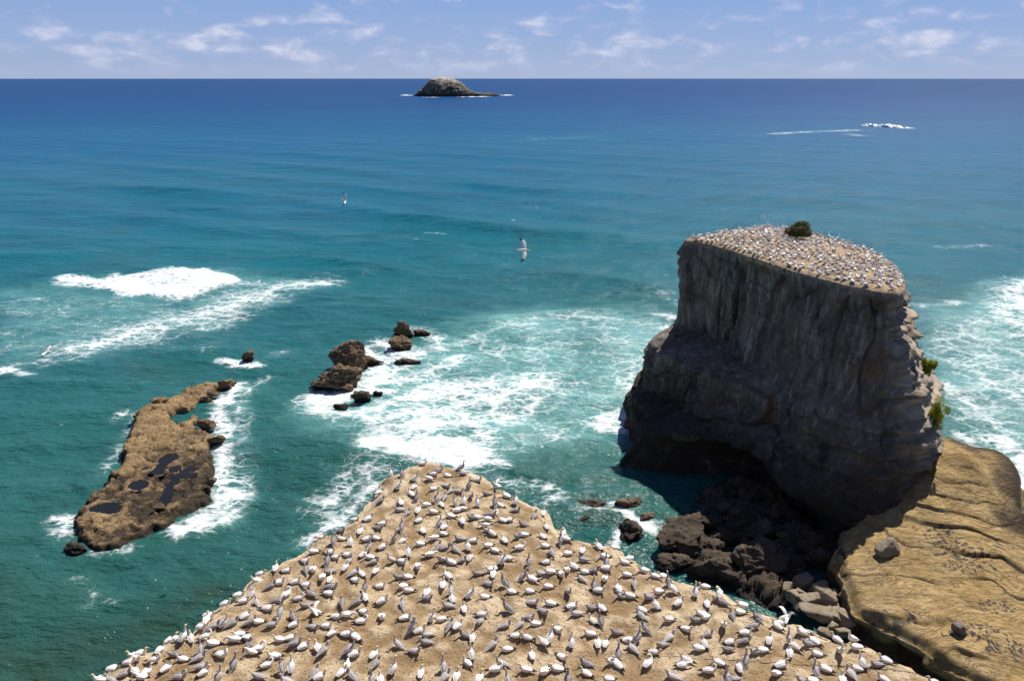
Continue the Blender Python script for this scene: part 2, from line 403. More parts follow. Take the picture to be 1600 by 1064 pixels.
def mat_ledge():
    m = NT("ochre_sandstone")
    dark = m.attr("lichen"); wall = m.attr("wall"); crack = m.attr("crack")
    wv = m.n("ShaderNodeVectorMath"); wv.operation = 'MULTIPLY_ADD'
    m.l(m.noise(0.18, 3, 0.5, color=True), wv.inputs[0]); wv.inputs[1].default_value = (6, 6, 1.0); m.l(m.pos, wv.inputs[2])
    strata = m.noise(1.0, 6, 0.62, m.mapping((0.34, 0.22, 3.4), wv.outputs[0], rot=(0, 0, math.radians(35))))
    bands = m.noise(1.0, 5, 0.6, m.mapping((0.45, 1.1, 1.8), wv.outputs[0], rot=(0, 0, math.radians(48))))
    blotch = m.noise(0.35, 5, 0.6)
    col = m.mix(m.rng(blotch, 0.3, 0.7), (0.290, 0.190, 0.076), (0.440, 0.310, 0.145))
    col = m.mix(m.math('MULTIPLY', m.rng(bands, 0.5, 0.68), 0.55), col, (0.40, 0.270, 0.090))
    col = m.mix(m.math('MULTIPLY', m.rng(strata, 0.56, 0.70), 0.6), col, (0.130, 0.095, 0.052))
    col = m.mix(m.math('MULTIPLY', m.rng(m.noise(0.16, 4, 0.6), 0.50, 0.70), 0.4), col, (0.270, 0.225, 0.150))
    spots = m.rng(m.math('ADD', m.voronoi(2.1, 'F1', m.mapping((1, 0.75, 0.4), wv.outputs[0])), m.math('MULTIPLY', m.noise(3.0, 4, 0.6), 0.5)), 0.72, 0.58)
    sp = m.math('MULTIPLY', spots, m.rng(m.math('ADD', dark, m.math('MULTIPLY', m.noise(0.9, 4, 0.6), 0.6)), 0.72, 0.84))
    col = m.mix(m.math('MULTIPLY', sp, 0.95), col, (0.075, 0.064, 0.060))
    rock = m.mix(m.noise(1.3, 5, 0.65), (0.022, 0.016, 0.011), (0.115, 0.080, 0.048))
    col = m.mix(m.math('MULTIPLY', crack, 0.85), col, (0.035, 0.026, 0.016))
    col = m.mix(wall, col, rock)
    line = m.noise(1.0, 6, 0.7, m.mapping((0.30, 2.6, 2.6), wv.outputs[0], rot=(0, 0, math.radians(52))))
    edge = m.rng(line, 0.46, 0.50)
    edge2 = m.rng(m.noise(1.0, 5, 0.65, m.mapping((0.16, 0.9, 1.2), wv.outputs[0], rot=(0, 0, math.radians(46)), loc=(3, 8, 1))), 0.50, 0.53)
    col = m.mix(m.math('MULTIPLY', m.rng(line, 0.36, 0.26), 0.4), col, (0.10, 0.068, 0.032))
    mott = m.math('MULTIPLY', m.rng(m.noise(1.3, 6, 0.72), 0.52, 0.62), m.rng(m.noise(0.13, 3, 0.5, m.mapping((1, 1, 1), loc=(9, 2, 0))), 0.45, 0.6))
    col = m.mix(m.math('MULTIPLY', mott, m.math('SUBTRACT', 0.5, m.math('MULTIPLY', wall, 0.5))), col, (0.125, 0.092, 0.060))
    h = m.math('ADD', m.math('ADD', m.math('MULTIPLY', edge, 0.35), m.math('MULTIPLY', edge2, 0.55)), m.math('ADD', m.math('MULTIPLY', strata, 0.4), m.math('MULTIPLY', m.noise(4.0, 6, 0.72), 0.45)))
    return m.done(col, 0.9, 0.2, m.bump(h, 0.24, 1.0))

def mat_rock(name, dark, mid, light, scale=1.0, wet_z=None, bumpd=0.3, rough=0.85):
    m = NT(name)
    a = m.noise(0.5 * scale, 5, 0.62); b = m.noise(2.6 * scale, 6, 0.68)
    col = m.mix(m.rng(a, 0.3, 0.7), mid, light)
    col = m.mix(m.math('MULTIPLY', m.rng(b, 0.50, 0.36), 0.8), col, dark)
    if wet_z is not None:
        z = m.math('ADD', m.sepz(), m.math('MULTIPLY', m.math('SUBTRACT', m.noise(0.8, 4, 0.6), 0.5), 1.6))
        wet = m.rng(z, wet_z + 0.5, wet_z - 0.3)
        col = m.mix(wet, col, m.mix(b, tuple(c * 0.35 for c in dark), dark))
    h = m.math('ADD', m.math('MULTIPLY', a, 0.8), b)
    return m.done(col, rough, 0.35, m.bump(h, bumpd, 0.9))

def mat_plain(name, color, rough=0.7, var=0.15, scale=9.0, spec=0.25):
    m = NT(name)
    n = m.noise(scale, 4, 0.6, m.n("ShaderNodeTexCoord").outputs["Object"])
    f = m.rng(n, 0.3, 0.7, 1 - var, 1 + var, smooth=False)
    c = m.n("ShaderNodeVectorMath"); c.operation = 'SCALE'; c.inputs[0].default_value = color; m.l(f, c.inputs["Scale"])
    return m.done(c.outputs[0], rough, spec)

def mat_grey_plumage():
    m = NT("speckled_grey_plumage")
    co = m.n("ShaderNodeTexCoord").outputs["Object"]
    rnd = m.n("ShaderNodeObjectInfo").outputs["Random"]
    n = m.noise(26.0, 3, 0.6, co); big = m.noise(6.0, 3, 0.5, co)
    base = m.mix(rnd, (0.17, 0.146, 0.140), (0.48, 0.440, 0.425))
    col = m.mix(m.rng(n, 0.50, 0.64), base, (0.60, 0.57, 0.57))
    col = m.mix(m.math('MULTIPLY', m.rng(big, 0.54, 0.70), 0.6), col, (0.58, 0.55, 0.55))
    return m.done(col, 0.85, 0.15)
def mat_white_plumage():
    m = NT("white_plumage")
    rnd = m.n("ShaderNodeObjectInfo").outputs["Random"]
    n = m.noise(9.0, 3, 0.6, m.n("ShaderNodeTexCoord").outputs["Object"])
    col = m.mix(m.rng(n, 0.50, 0.75), (0.80, 0.78, 0.76), (0.56, 0.51, 0.46))
    col = m.mix(m.math('MULTIPLY', m.rng(rnd, 0.72, 1.0), 0.5), col, (0.52, 0.46, 0.42))
    return m.done(col, 0.85, 0.15)
def mat_leaf(name, a, b, trans=0.25):
    m = NT(name)
    n = m.noise(1.7, 3, 0.6)
    isl = m.n("ShaderNodeNewGeometry").outputs["Random Per Island"]
    col = m.mix(isl, a, b)
    col = m.mix(m.math('MULTIPLY', m.rng(n, 0.5, 0.7), 0.5), col, tuple(0.5 * (x + y) * 1.3 for x, y in zip(a, b)))
    m.done(col, 0.6, 0.3)
    tl = m.n("ShaderNodeBsdfTranslucent"); m.l(col, tl.inputs["Color"])
    mx = m.n("ShaderNodeMixShader"); mx.inputs["Fac"].default_value = trans
    m.l(m.p.outputs[0], mx.inputs[1]); m.l(tl.outputs[0], mx.inputs[2]); m.l(mx.outputs[0], m.out.inputs["Surface"])
    return m.mat

M_SEA = mat_sea(); M_COL = mat_colony(); M_STACK = mat_stack(); M_LEDGE = mat_ledge()
M_REEF = mat_rock("reef_rock", (0.050, 0.033, 0.017), (0.205, 0.130, 0.058), (0.335, 0.226, 0.110), 1.0, 0.60, 0.30)
M_BROWN = mat_rock("brown_sea_rock", (0.034, 0.022, 0.013), (0.130, 0.084, 0.046), (0.225, 0.152, 0.086), 1.0, 0.5, 0.40)
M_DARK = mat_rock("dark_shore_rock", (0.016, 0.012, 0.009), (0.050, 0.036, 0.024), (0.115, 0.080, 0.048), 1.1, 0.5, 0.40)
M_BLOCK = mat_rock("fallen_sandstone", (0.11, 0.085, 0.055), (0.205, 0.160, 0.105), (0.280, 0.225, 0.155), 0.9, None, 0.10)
M_GREYBLOCK = mat_rock("grey_block", (0.06, 0.05, 0.04), (0.12, 0.10, 0.082), (0.17, 0.145, 0.12), 0.9, None, 0.10)
M_WHITE = mat_white_plumage(); M_GREY = mat_grey_plumage()
M_BUFF = mat_plain("buff_head_feathers", (0.72, 0.53, 0.27), 0.85, 0.12)
M_BLACK = mat_plain("black_flight_feathers", (0.035, 0.030, 0.030), 0.7, 0.2)
M_BILL = mat_plain("blue_grey_bill", (0.36, 0.40, 0.43), 0.5, 0.1)
M_DARKHEAD = mat_plain("grey_head_feathers", (0.40, 0.36, 0.36), 0.85, 0.2)

# ------------------------------------------------------------------ shapes laid out on the ground
HEAD_Z = 30.0
head_px = [(127,1064),(154,1047),(194,1026),(224,1010),(246,1005),(256,998),(289,985),(308,963),(329,946),(361,929),(377,918),(387,901),
 (412,882),(441,869),(461,864),(467,856),(484,845),(491,836),(521,826),(531,817),(557,804),(571,782),(588,767),(588,756),(599,741),(624,734),
 (642,723),(659,716),(676,715),(695,719),(716,726),(736,731),(751,739),(768,749),(787,758),(804,767),(826,779),(852,790),(860,803),(866,818),
 (883,821),(892,830),(915,836),(930,844),(952,845),(967,853),(996,870),(1014,881),(1035,891),(1065,898),(1089,906),(1111,912),(1134,920),
 (1145,930),(1164,940),(1179,946),(1211,957),(1224,966),(1246,966),(1257,974),(1269,981),(1295,985),(1316,989),(1342,995),(1362,1004),
 (1381,1013),(1400,1023),(1440,1037),(1470,1053),(1480,1064)]
head_pts = [on_z(x, y, HEAD_Z)[:2] for x, y in head_px]
head_pts += [np.array(p, float) for p in ((22, 21), (28, 12), (31, 0), (26, -16), (0, -24), (-28, -16), (-33, 0), (-30, 12), (-24, 21.5))]
HEAD_POLY = ccw(np.array(head_pts))

# ------------------------------------------------------------------ birds read off the photograph: x y KindPoseHeading, in crops enlarged 5.333 times
A_ = "535 130 WpR,268 190 WtU,362 220 GtU,630 215 WsR,668 185 GpR,585 260 WhL,740 232 WsL,855 170 GtR,870 218 GhL,990 262 WsR,470 258 WtUR,335 325 WtUR,172 335 WsUR,465 325 WsU,483 420 GtU,440 385 WsUL,622 345 WsL,735 318 GsR,770 352 GsUR,838 357 GsR,925 312 GtU,942 398 GtD,1160 308 WwL,1070 372 GsL,1235 402 WsUL,1310 440 WtU,1315 508 GsR,1540 505 WsU,1468 555 GsUR,185 434 GsUR,345 512 GsL,410 542 GsUR,355 457 WhU,497 522 WsU,565 477 WsL,620 527 WsL,690 472 WsUL,655 424 GtU,717 410 GsU,805 445 GtU,880 445 WtU,992 460 WtU,1180 468 WsUL,1135 452 GtU,870 507 WsL,825 522 WhR,770 572 WsL,865 607 WsU,675 630 GtUR,990 572 WsL,950 577 GsL,1075 592 WhL,1105 552 GsR,1150 527 WsU,1200 597 WsL,1260 592 WsR,1375 627 GsL,1060 640 WhL,510 602 WsUR,85 587 WsUR,165 660 GsR,200 622 WsR,360 655 GtU,300 750 GtUR,370 768 WsUR,75 748 WsR,140 742 WsL,535 692 WsU,510 793 WsL,715 662 WsUR,705 712 WsL,635 747 WhL,1110 708 WsUL,1078 685 GsL,1380 717 WsL,1325 727 GsL,1215 753 WsU,1535 728 WsUL,1565 647 WsUL,960 767 WsR,845 757 GsL,910 815 WtU,810 843 GsUL,665 818 GsU,725 823 GsR,1080 808 WsL,1135 843 WsUL,1345 823 WpR,1555 803 WsL,205 823 WsUR,85 835 GtU,40 883 WsUR,412 875 WtU,600 888 WhR,95 908 WsL,130 943 GsR,275 925 GtL,360 948 WsR,700 932 GpL,770 948 WsL,930 908 WsU,860 928 GsUR,1205 935 WtUR,1250 917 WhR,1420 945 GtU,1570 942 WsR,15 687 WsU"
B_ = "38 82 WsU,70 222 WsUL,45 303 WsUL,60 367 WsL,230 328 WsL,190 335 GtU,215 257 WpR,120 443 GsUL,250 443 WsL,85 517 WpR,512 384 WsUL,645 358 WsL,765 448 WhL,725 518 WsUL,375 418 WsU,385 497 GsL,555 462 WsL,575 518 GtU,575 567 WsR,105 602 WsL,25 602 GsL,195 613 WsD,245 577 WsD,300 553 WsUL,395 597 WsL,465 592 GsR,560 658 WsD,365 653 GsUL,740 622 WsL,890 583 WsL,980 643 WsL,1095 573 WsL,810 703 GsU,672 738 WsU,510 748 WsDR,465 708 GtU,255 760 GtD,85 718 WsL,765 798 WsUL,700 798 GsL,1005 768 WsL,930 808 GsL,1125 743 WtUL,1310 773 WtU,1395 723 WsL,1525 745 WpU,1490 823 GsL,1540 853 GsUL,1410 868 WsU,1175 858 WsUR,990 875 WtU,105 863 WsL,285 888 WsR,535 893 WsUL,455 888 GsL,870 913 WsUL,50 933 GsR,325 943 GsL,1370 948 WsL"
C_ = "1030 20 WsR,1145 57 WsR,1255 92 WpR,1225 132 GsR,1430 125 GtU,1575 82 WsR,1590 152 WsU,750 172 WsR,920 147 GsR,1070 152 GsU,855 235 GtU,920 212 WsL,998 240 WtU,1205 197 WsL,1150 217 WsUR,1362 215 GsUR,1437 238 WsUR,1575 257 WsL,1150 292 GsUL,1270 287 WsUR,690 322 WsL,830 332 WsR,875 367 WsR,805 400 GtU,975 347 WsR,1100 352 WsUR,1160 372 WsUL,1225 412 GsL,1350 392 GpL,1430 422 WsR,1480 350 WtU,1560 445 WpD,625 407 WsR,630 485 GsU,690 483 WsD,245 467 WsR,378 462 WsU,470 482 WsR,215 543 WsL,62 648 WsR,960 463 WsUR,985 412 GsU,1090 505 WsUL,1030 503 GsUR,1040 563 WsR,1212 483 WsU,1405 528 GsL,1475 533 WsL,1435 610 WsL,1480 645 WsL,830 497 GsL,765 545 WpD,830 567 WsU,845 627 GsR,820 683 WsR,545 583 WsR,635 612 WsR,400 583 WsUR,335 613 GsUR,670 682 GsL,570 725 WpR,930 753 GsUL,1060 745 GsUR,1122 707 WsU,1265 730 WsUR,1250 603 WsR,1115 625 GtU,1435 758 GsU,1110 823 WsR,1260 858 WsD,1455 873 WsR,180 685 GpU,220 753 GsUL,110 733 WsR,465 690 WpUR,405 738 GsR,310 803 WsR,410 840 GtU,520 868 GsUL,625 773 GsL,710 832 WwL,125 863 WsUR,165 915 GsUR,230 913 WsL,880 870 WsR,970 855 WhR,1090 908 WpR,345 945 GpR,530 943 WsR,690 948 GsR,800 948 WsR,20 933 GsUR,1525 915 GtD"
F_ = "240 508 WpR,415 503 GsR,580 523 WpU,700 517 WsR,740 563 WsUR,860 568 WsR,930 593 WsL,300 608 WsL,390 593 WsUR,430 645 GsUR,505 673 WsUR,620 683 WsUL,670 705 GsUR,880 695 GtUR,925 738 WsUR,1090 733 WsU,1100 805 GsUR,1290 645 GtUL,1430 708 GsR,1250 855 WtUR,1480 888 WsU,30 603 WsR,75 603 WsL,45 665 GtU,130 703 WpR,260 748 WsL,195 828 WpR,320 845 GtU,400 840 WtU,595 873 GsUR,635 913 WsUR,820 883 WsUR,905 908 GsUL,865 828 WhU,130 925 GpL,360 948 GsL,1070 945 GtU,1145 943 WsU,1470 533 WsR,1405 510 GtUR,1535 563 GsL,1520 628 GsL"
G_ = "460 47 GsL,590 63 WsU,580 20 WsL,205 78 WsUL,170 153 WsU,240 205 GtU,400 225 WtUR,515 243 WsL,550 147 GsR,690 135 GtUL,250 267 WsU,215 318 GsL,345 348 WsU,500 400 WpR,480 458 GsD,710 338 GtUL,740 213 WsL,890 203 WsL,920 292 GsR,1065 303 WsL,1045 163 WsL,910 103 WsUL,840 90 GtUR,1060 47 WsL,1160 63 WsD,1205 27 WsD,1360 47 WsL,1320 97 GsUL,1520 108 WsD,1540 20 WsR,1215 205 GtD,1470 193 WsDR,1425 155 GtU,1245 343 WsR,1290 398 GsL,1015 387 GsL,1480 348 WsUL,1415 333 GsL,1420 443 WsU,1490 455 GtU,80 415 WtUR,155 433 WsL,230 493 GsU,290 498 WsUR,50 558 GsUR,40 217 WsU,35 263 GsR,690 493 GsUR,815 480 GsUR,890 418 GsR,940 473 WsL,1130 523 WsDR,1240 625 WtU,1400 548 WsL,355 573 GsL,415 593 WsU,780 583 WsR,870 598 WsL,1060 590 WtU,1010 638 WhL,590 655 GsUR,705 688 WsL,910 738 WsU,1165 748 WsDR,1465 630 WsU,1525 630 WsU,410 725 WtU,375 793 WsUL,180 835 GtU,190 915 GsUR,285 903 WsU,475 923 WsU,610 863 WpR,660 805 GsUL,865 863 WsL,1020 878 WpD,1120 853 WsL,1365 803 GsUL,1365 883 WsUL,1580 783 WsL,720 948 GtU,1215 938 GtU,1550 938 WsL"
H_ = "350 188 WsU,490 150 GpU,425 67 WsL,570 33 WsL,660 87 WsL,775 22 WsL,455 248 WsUL,385 247 GsL,690 217 WsL,610 267 GsL,805 183 WsL,775 133 GtU,985 223 WsU,1075 173 WsL,1205 190 WpU,1390 267 WsL,1165 267 GsL,1225 298 GsUL,1090 318 WsU,855 302 WsR,675 320 WtU,555 365 WsUL,540 403 GsUL,770 443 WsL,1000 443 GsL,1080 417 WsL,1365 377 WsL,1300 403 GsU,1510 417 GsUL,1490 493 GpR,1230 490 WtD,1410 548 WsR,1410 613 GsR,340 538 GsL,580 515 GtUL,440 598 WsR,520 585 GtU,920 523 WsDR,780 583 GsUR,715 643 GpL,1100 558 GsR,1020 668 WsL,1070 633 WsU,1285 613 WsR,1270 683 GsL,1495 703 GsL,1555 693 WsL,470 673 GsUL,650 698 WsDR,350 715 GtU,345 808 WsUL,600 805 WpUR,920 768 WsL,890 818 WhR,1190 793 WsUL,1110 863 WpR,1355 833 WsU,1415 775 GtU,815 923 GsUL,265 923 WsR,1260 935 GtU,1320 943 GsL"
D_ = "545 613 WsUR,610 493 WsUL,640 423 WpR,740 380 WwR,820 548 WsUL,872 515 GsL,915 618 WsUL,865 640 GsL,750 658 WsUL,715 708 WsU,940 718 WsUL,715 605 GtU,1110 593 WsUL,1255 550 WtL,1275 668 WsL,1135 705 WtD,1270 853 WsUL,1325 800 WtU,1225 893 GsUL,1440 803 GsL,1515 768 WsL,1010 843 WsUL,930 865 GtU,645 808 WsR,600 883 WpL,905 943 WsL,1155 943 WsUR,1500 938 WsUL,830 943 GsL,490 693 WsR,435 703 GsL"
E_ = "1450 198 WsR,1343 288 WsR,1203 403 WsR,1187 448 WsU,1140 493 WsR,1495 288 WsR,1565 233 GpU,1505 418 WsUR,1540 473 GsUR,1330 485 WtUR,1245 503 GsUR,1400 493 GsUL,880 568 WsUR,935 603 WsR,990 603 WtU,1060 598 WsU,1185 593 WpR,1235 653 WsL,800 693 WsUR,1135 693 GtU,1125 763 GsUR,573 703 WsL,628 693 WsR,600 778 WsR,540 813 WsR,750 793 WpR,920 733 GpL,990 778 WsL,1310 738 WpR,1410 825 GtU,398 818 WsR,590 873 WsUL,500 898 GsUR,685 893 WsUR,650 938 WhL,850 863 WsUR,965 928 GpR,1145 843 GsR,1165 893 WsUR,1285 925 GtU,1460 573 WsL,1530 603 WsR,1425 623 WhL,1540 663 GsU,1570 723 WpL,305 948 WsL,385 943 GsL"
bird_spots = []
for crop, (ox, oy) in ((A_, (560, 700)), (C_, (360, 800)), (B_, (840, 780)), (E_, (100, 884)), (F_, (380, 884)), (G_, (660, 884)), (H_, (900, 884)), (D_, (1100, 884))):
    here = []
    for it in crop.split(","):
        zx, zy, code = it.split()
        px, py = ox + float(zx) / 5.3333, oy + float(zy) / 5.3333
        if all((px - q[0]) ** 2 + ((py - q[1]) * 1.4) ** 2 > 64 for q in bird_spots):
            here.append((px, py, code[0], code[1], code[2:]))
    bird_spots += here
bird_spots.append((1462, 1061, 'W', 's', 'L'))
rng = np.random.default_rng(7)
HEADING = {'R': 0, 'UR': 45, 'U': 90, 'UL': 135, 'L': 180, 'DL': 225, 'D': 270, 'DR': 315}
birds = []
for px, py, kind, pose, hd in bird_spots:
    zc = HEAD_Z + (0.30 if pose == 't' else 0.22)
    g = on_z(px, py, zc)
    if not inside_poly(np.array([g[0]]), np.array([g[1]]), HEAD_POLY)[0]:
        # a bird read off the very rim: pull it a little onto the ground
        c = np.array([-0.5, 30.0]); v = c - g[:2]; g[:2] += v / np.linalg.norm(v) * 0.35
    birds.append(dict(px=px, py=py, kind=kind, pose=pose, hd=hd, x=g[0], y=g[1]))

# ------------------------------------------------------------------ headland with the near colony
def head_rim_drop(d):
    return 0.40 * (1 - sstep(0.0, 1.1, d)) ** 2
def head_base(x, y, d):
    z = HEAD_Z + 0.13 * fbm(x * 0.22, y * 0.22, octaves=3, seed=5) + 0.035 * fbm(x * 1.7, y * 1.7, octaves=3, seed=8)
    hill = 22.1 * sstep(10.0, -2.0, y + 0.06 * np.abs(x)) * sstep(30, 20, np.abs(x))
    return z + hill - head_rim_drop(d)
nests = np.array([(b['x'], b['y']) for b in birds])
extra = []
while len(extra) < 170:
    x, y = rng.uniform(-18, 19), rng.uniform(27, 47)
    if inside_poly(np.array([x]), np.array([y]), HEAD_POLY)[0] and dist_line(np.array([x]), np.array([y]), HEAD_POLY)[0] > 0.8 and np.min(np.hypot(nests[:, 0] - x, nests[:, 1] - y)) > 0.42:
        extra.append((x, y))
nests = np.vstack([nests, np.array(extra)])
n_size = rng.uniform(0.28, 0.50, len(nests)); n_high = rng.uniform(0.05, 0.17, len(nests)); n_pale = rng.uniform(0.1, 1.0, len(nests)) ** 1.1
n_pale[-170:] = rng.uniform(0.6, 1.2, 170)
def nest_relief(x, y, want_pale=False):
    h = np.zeros(np.shape(x)); p = np.zeros(np.shape(x))
    flat_x, flat_y = np.ravel(x), np.ravel(y); hf = np.zeros(flat_x.shape); pf = np.zeros(flat_x.shape)
    order = np.argsort(flat_y); ys = flat_y[order]
    for (nx, ny), s, k, pl in zip(nests, n_size, n_high, n_pale):
        a, b = np.searchsorted(ys, ny - 3 * s), np.searchsorted(ys, ny + 3 * s)
        ii = order[a:b]; ii = ii[np.abs(flat_x[ii] - nx) < 3 * s]
        r = np.hypot(flat_x[ii] - nx, flat_y[ii] - ny) / s
        hf[ii] = np.maximum(hf[ii], k * (np.exp(-r ** 4 * 0.5) - 0.35 * np.exp(-(r / 0.45) ** 2)))
        pf[ii] = np.maximum(pf[ii], pl * np.exp(-(r / 1.15) ** 4))
    return hf.reshape(np.shape(x)), pf.reshape(np.shape(x))
def head_height(x, y):
    d = dist_line(x, y, HEAD_POLY)
    return head_base(x, y, d) + nest_relief(x, y)[0]
def build_headland():
    M = 1000
    C, ci, s = closed_curve(HEAD_POLY, M)
    N = outward_normals(C, 4)
    C = C + N * (0.20 * fbm(s * 0.8, s * 0, octaves=5, seed=3, gain=0.62))[:, None]
    centre = np.array([-0.5, 29.0])
    ks = np.concatenate([np.linspace(0, 0.96, 150), np.linspace(0.965, 1.0, 12)])
    X = centre[0] + ks[:, None] * (C[None, :, 0] - centre[0]); Y = centre[1] + ks[:, None] * (C[None, :, 1] - centre[1])
    d = dist_line(X[:, ::1], Y, C[::4])
    nr, npale = nest_relief(X, Y)
    Z = head_base(X, Y, d) + nr
    Z += (1 - sstep(0.1, 1.3, d)) * (0.16 * fbm(X * 1.3, Y * 1.3, octaves=4, seed=41, gain=.6) + 0.16 * (worley(X * 0.9, Y * 0.9, seed=42)[2] - 0.6))
    pale = np.maximum(npale, (1 - sstep(0.1, 1.2, d + 0.8 * fbm(X * 0.7, Y * 0.7, octaves=3, seed=12))) * 1.3)
    top = np.stack([X, Y, Z], -1)
    rim_z = Z[-1]
    rows = []; prow = []
    q = np.concatenate([[0.004, 0.010, 0.02], np.linspace(0.035, 1.0, 90)])
    for t in q:
        z = rim_z + (-4.0 - rim_z) * t
        depth = rim_z - z
        off = 0.25 * (1 - np.exp(-depth / 0.25)) - 0.6 * sstep(0.3, 2.5, depth) + 0.10 * depth
        strat = 0.35 * vnoise(z * 0.9, s * 0.03, seed=2) + 0.25 * vnoise(z * 2.3, s * 0.1, seed=4)
        blk = fbm(s * 0.25, z * 0.18, octaves=4, seed=9) * 1.2
        off = off + (strat + blk) * sstep(0.2, 3.0, depth)
        rows.append(np.stack([C[:, 0] + N[:, 0] * off, C[:, 1] + N[:, 1] * off, z], -1)); prow.append(1 - sstep(0.2, 1.2, depth))
    rings = np.concatenate([top, np.array(rows)])
    paleA = np.concatenate([pale, np.array(prow)])
    wall = np.concatenate([np.zeros_like(pale), 1 - np.array(prow)])
    me = rings_mesh("headland", rings, M_COL, {"pale": paleA, "wall": wall})
    return tag(obj("headland", me), kind="structure")
build_headland()

# ------------------------------------------------------------------ sea stack
STACK_Z = 30.0
T = lambda *a: (np.array(a[0::2][::-1], float), np.array(a[1::2][::-1], float))
T_LEFT = T(30,0, 28,.6, 22,.5, 17,-.8, 14.4,-1.7, 13.9,3.2, 13,4.8, 8,5.4, 6,5.6, 5.3,6.4, 2,7.4, 0,8.2, -4,10)
T_F1A = T(30,0, 29.2,.15, 27,-.2, 20,-.5, 16,-.9, 14.3,-1.2, 13.8,4.4, 13.0,7.2, 11,7.8, 8,8.4, 5.9,8.5, 5.4,12, 3,13, 0,14, -4,16)
T_F1 = T(30,0, 29.2,.15, 27,-.3, 20,0, 16,.4, 14.2,.5, 13.7,3.2, 12.8,5.0, 9.5,6.2, 7.0,7.8, 6.4,8.0, 5.8,12.5, 5.2,16.2, 3,17.4, 0,19.0, -4,20)
T_F2 = T(30,0, 29.2,.15, 27,-.5, 19,.2, 15,.7, 12,2.2, 9,3.8, 7,5.2, 5.6,5.9, 5.0,3.6, 4.0,0.8, 2.2,0.6, 0,3.0, -4,8)
T_F3 = T(30,0, 29.2,.15, 27,-.6, 18,.8, 14.5,1.9, 12,3.2, 9,5.2, 6.5,6.8, 4.6,7.9, 3.8,7.6, 3.0,4.6, 1.8,3.0, 0,3.4, -4,6)
T_CORNER = T(30,0, 29,.2, 27,-.5, 24,.3, 20,1.4, 16,2.8, 12,5.0, 9,7.2, 7,9.0, 5,10.8, 4,11.4, 3.2,10.4, 2.4,7, -4,8)
T_R = T(30,0, 28.6,.5, 28.1,.2, 27.4,-.6, 26.6,.2, 26,1.4, 25.6,.2, 24.6,-.5, 23.4,.3, 22.2,2.4, 21.5,3.3, 20.9,2.2, 19.6,3.2, 18.3,4.6, 16.4,4.2, 15.2,5.2, 14.4,7.2, 13.7,5.0, 12,6.2, 10,6.6, 8,6.2, 6,5.2, -4,5)
T_BACK = T(30,0, 24,1.2, 16,2.6, 10,4.5, 5,6.5, -4,10)
stack_ctrl = [((1070,373),T_LEFT),((1112,379),T_F1A),((1180,400),T_F1),((1240,420),T_F2),((1320,441),T_F3),((1388,455),T_CORNER),((1411,450),T_R),((1414,432),T_R),
              ((1392,405),T_R),((1345,384),T_BACK),((1290,368),T_BACK),((1240,358),T_BACK),((1190,354),T_BACK),((1140,358),T_BACK),((1098,366),T_BACK)]
stack_pts = np.array([on_z(x, y, STACK_Z)[:2] for (x, y), _ in stack_ctrl])
stack_tabs = [t for _, t in stack_ctrl]
if np.sum(stack_pts[:, 0] * np.roll(stack_pts[:, 1], -1) - np.roll(stack_pts[:, 0], -1) * stack_pts[:, 1]) < 0:
    stack_pts = stack_pts[::-1]; stack_tabs = stack_tabs[::-1]
STACK_OUT, stack_ci, stack_s = closed_curve(stack_pts, 820)
def stack_top_z(x, y, d):
    return STACK_Z + 0.18 * fbm(x * 0.16, y * 0.16, octaves=3, seed=21) + 0.06 * fbm(x * 1.1, y * 1.1, octaves=3, seed=22) + 0.55 * sstep(1, 9, d) - 0.35 * (1 - sstep(0, 0.9, d)) ** 2
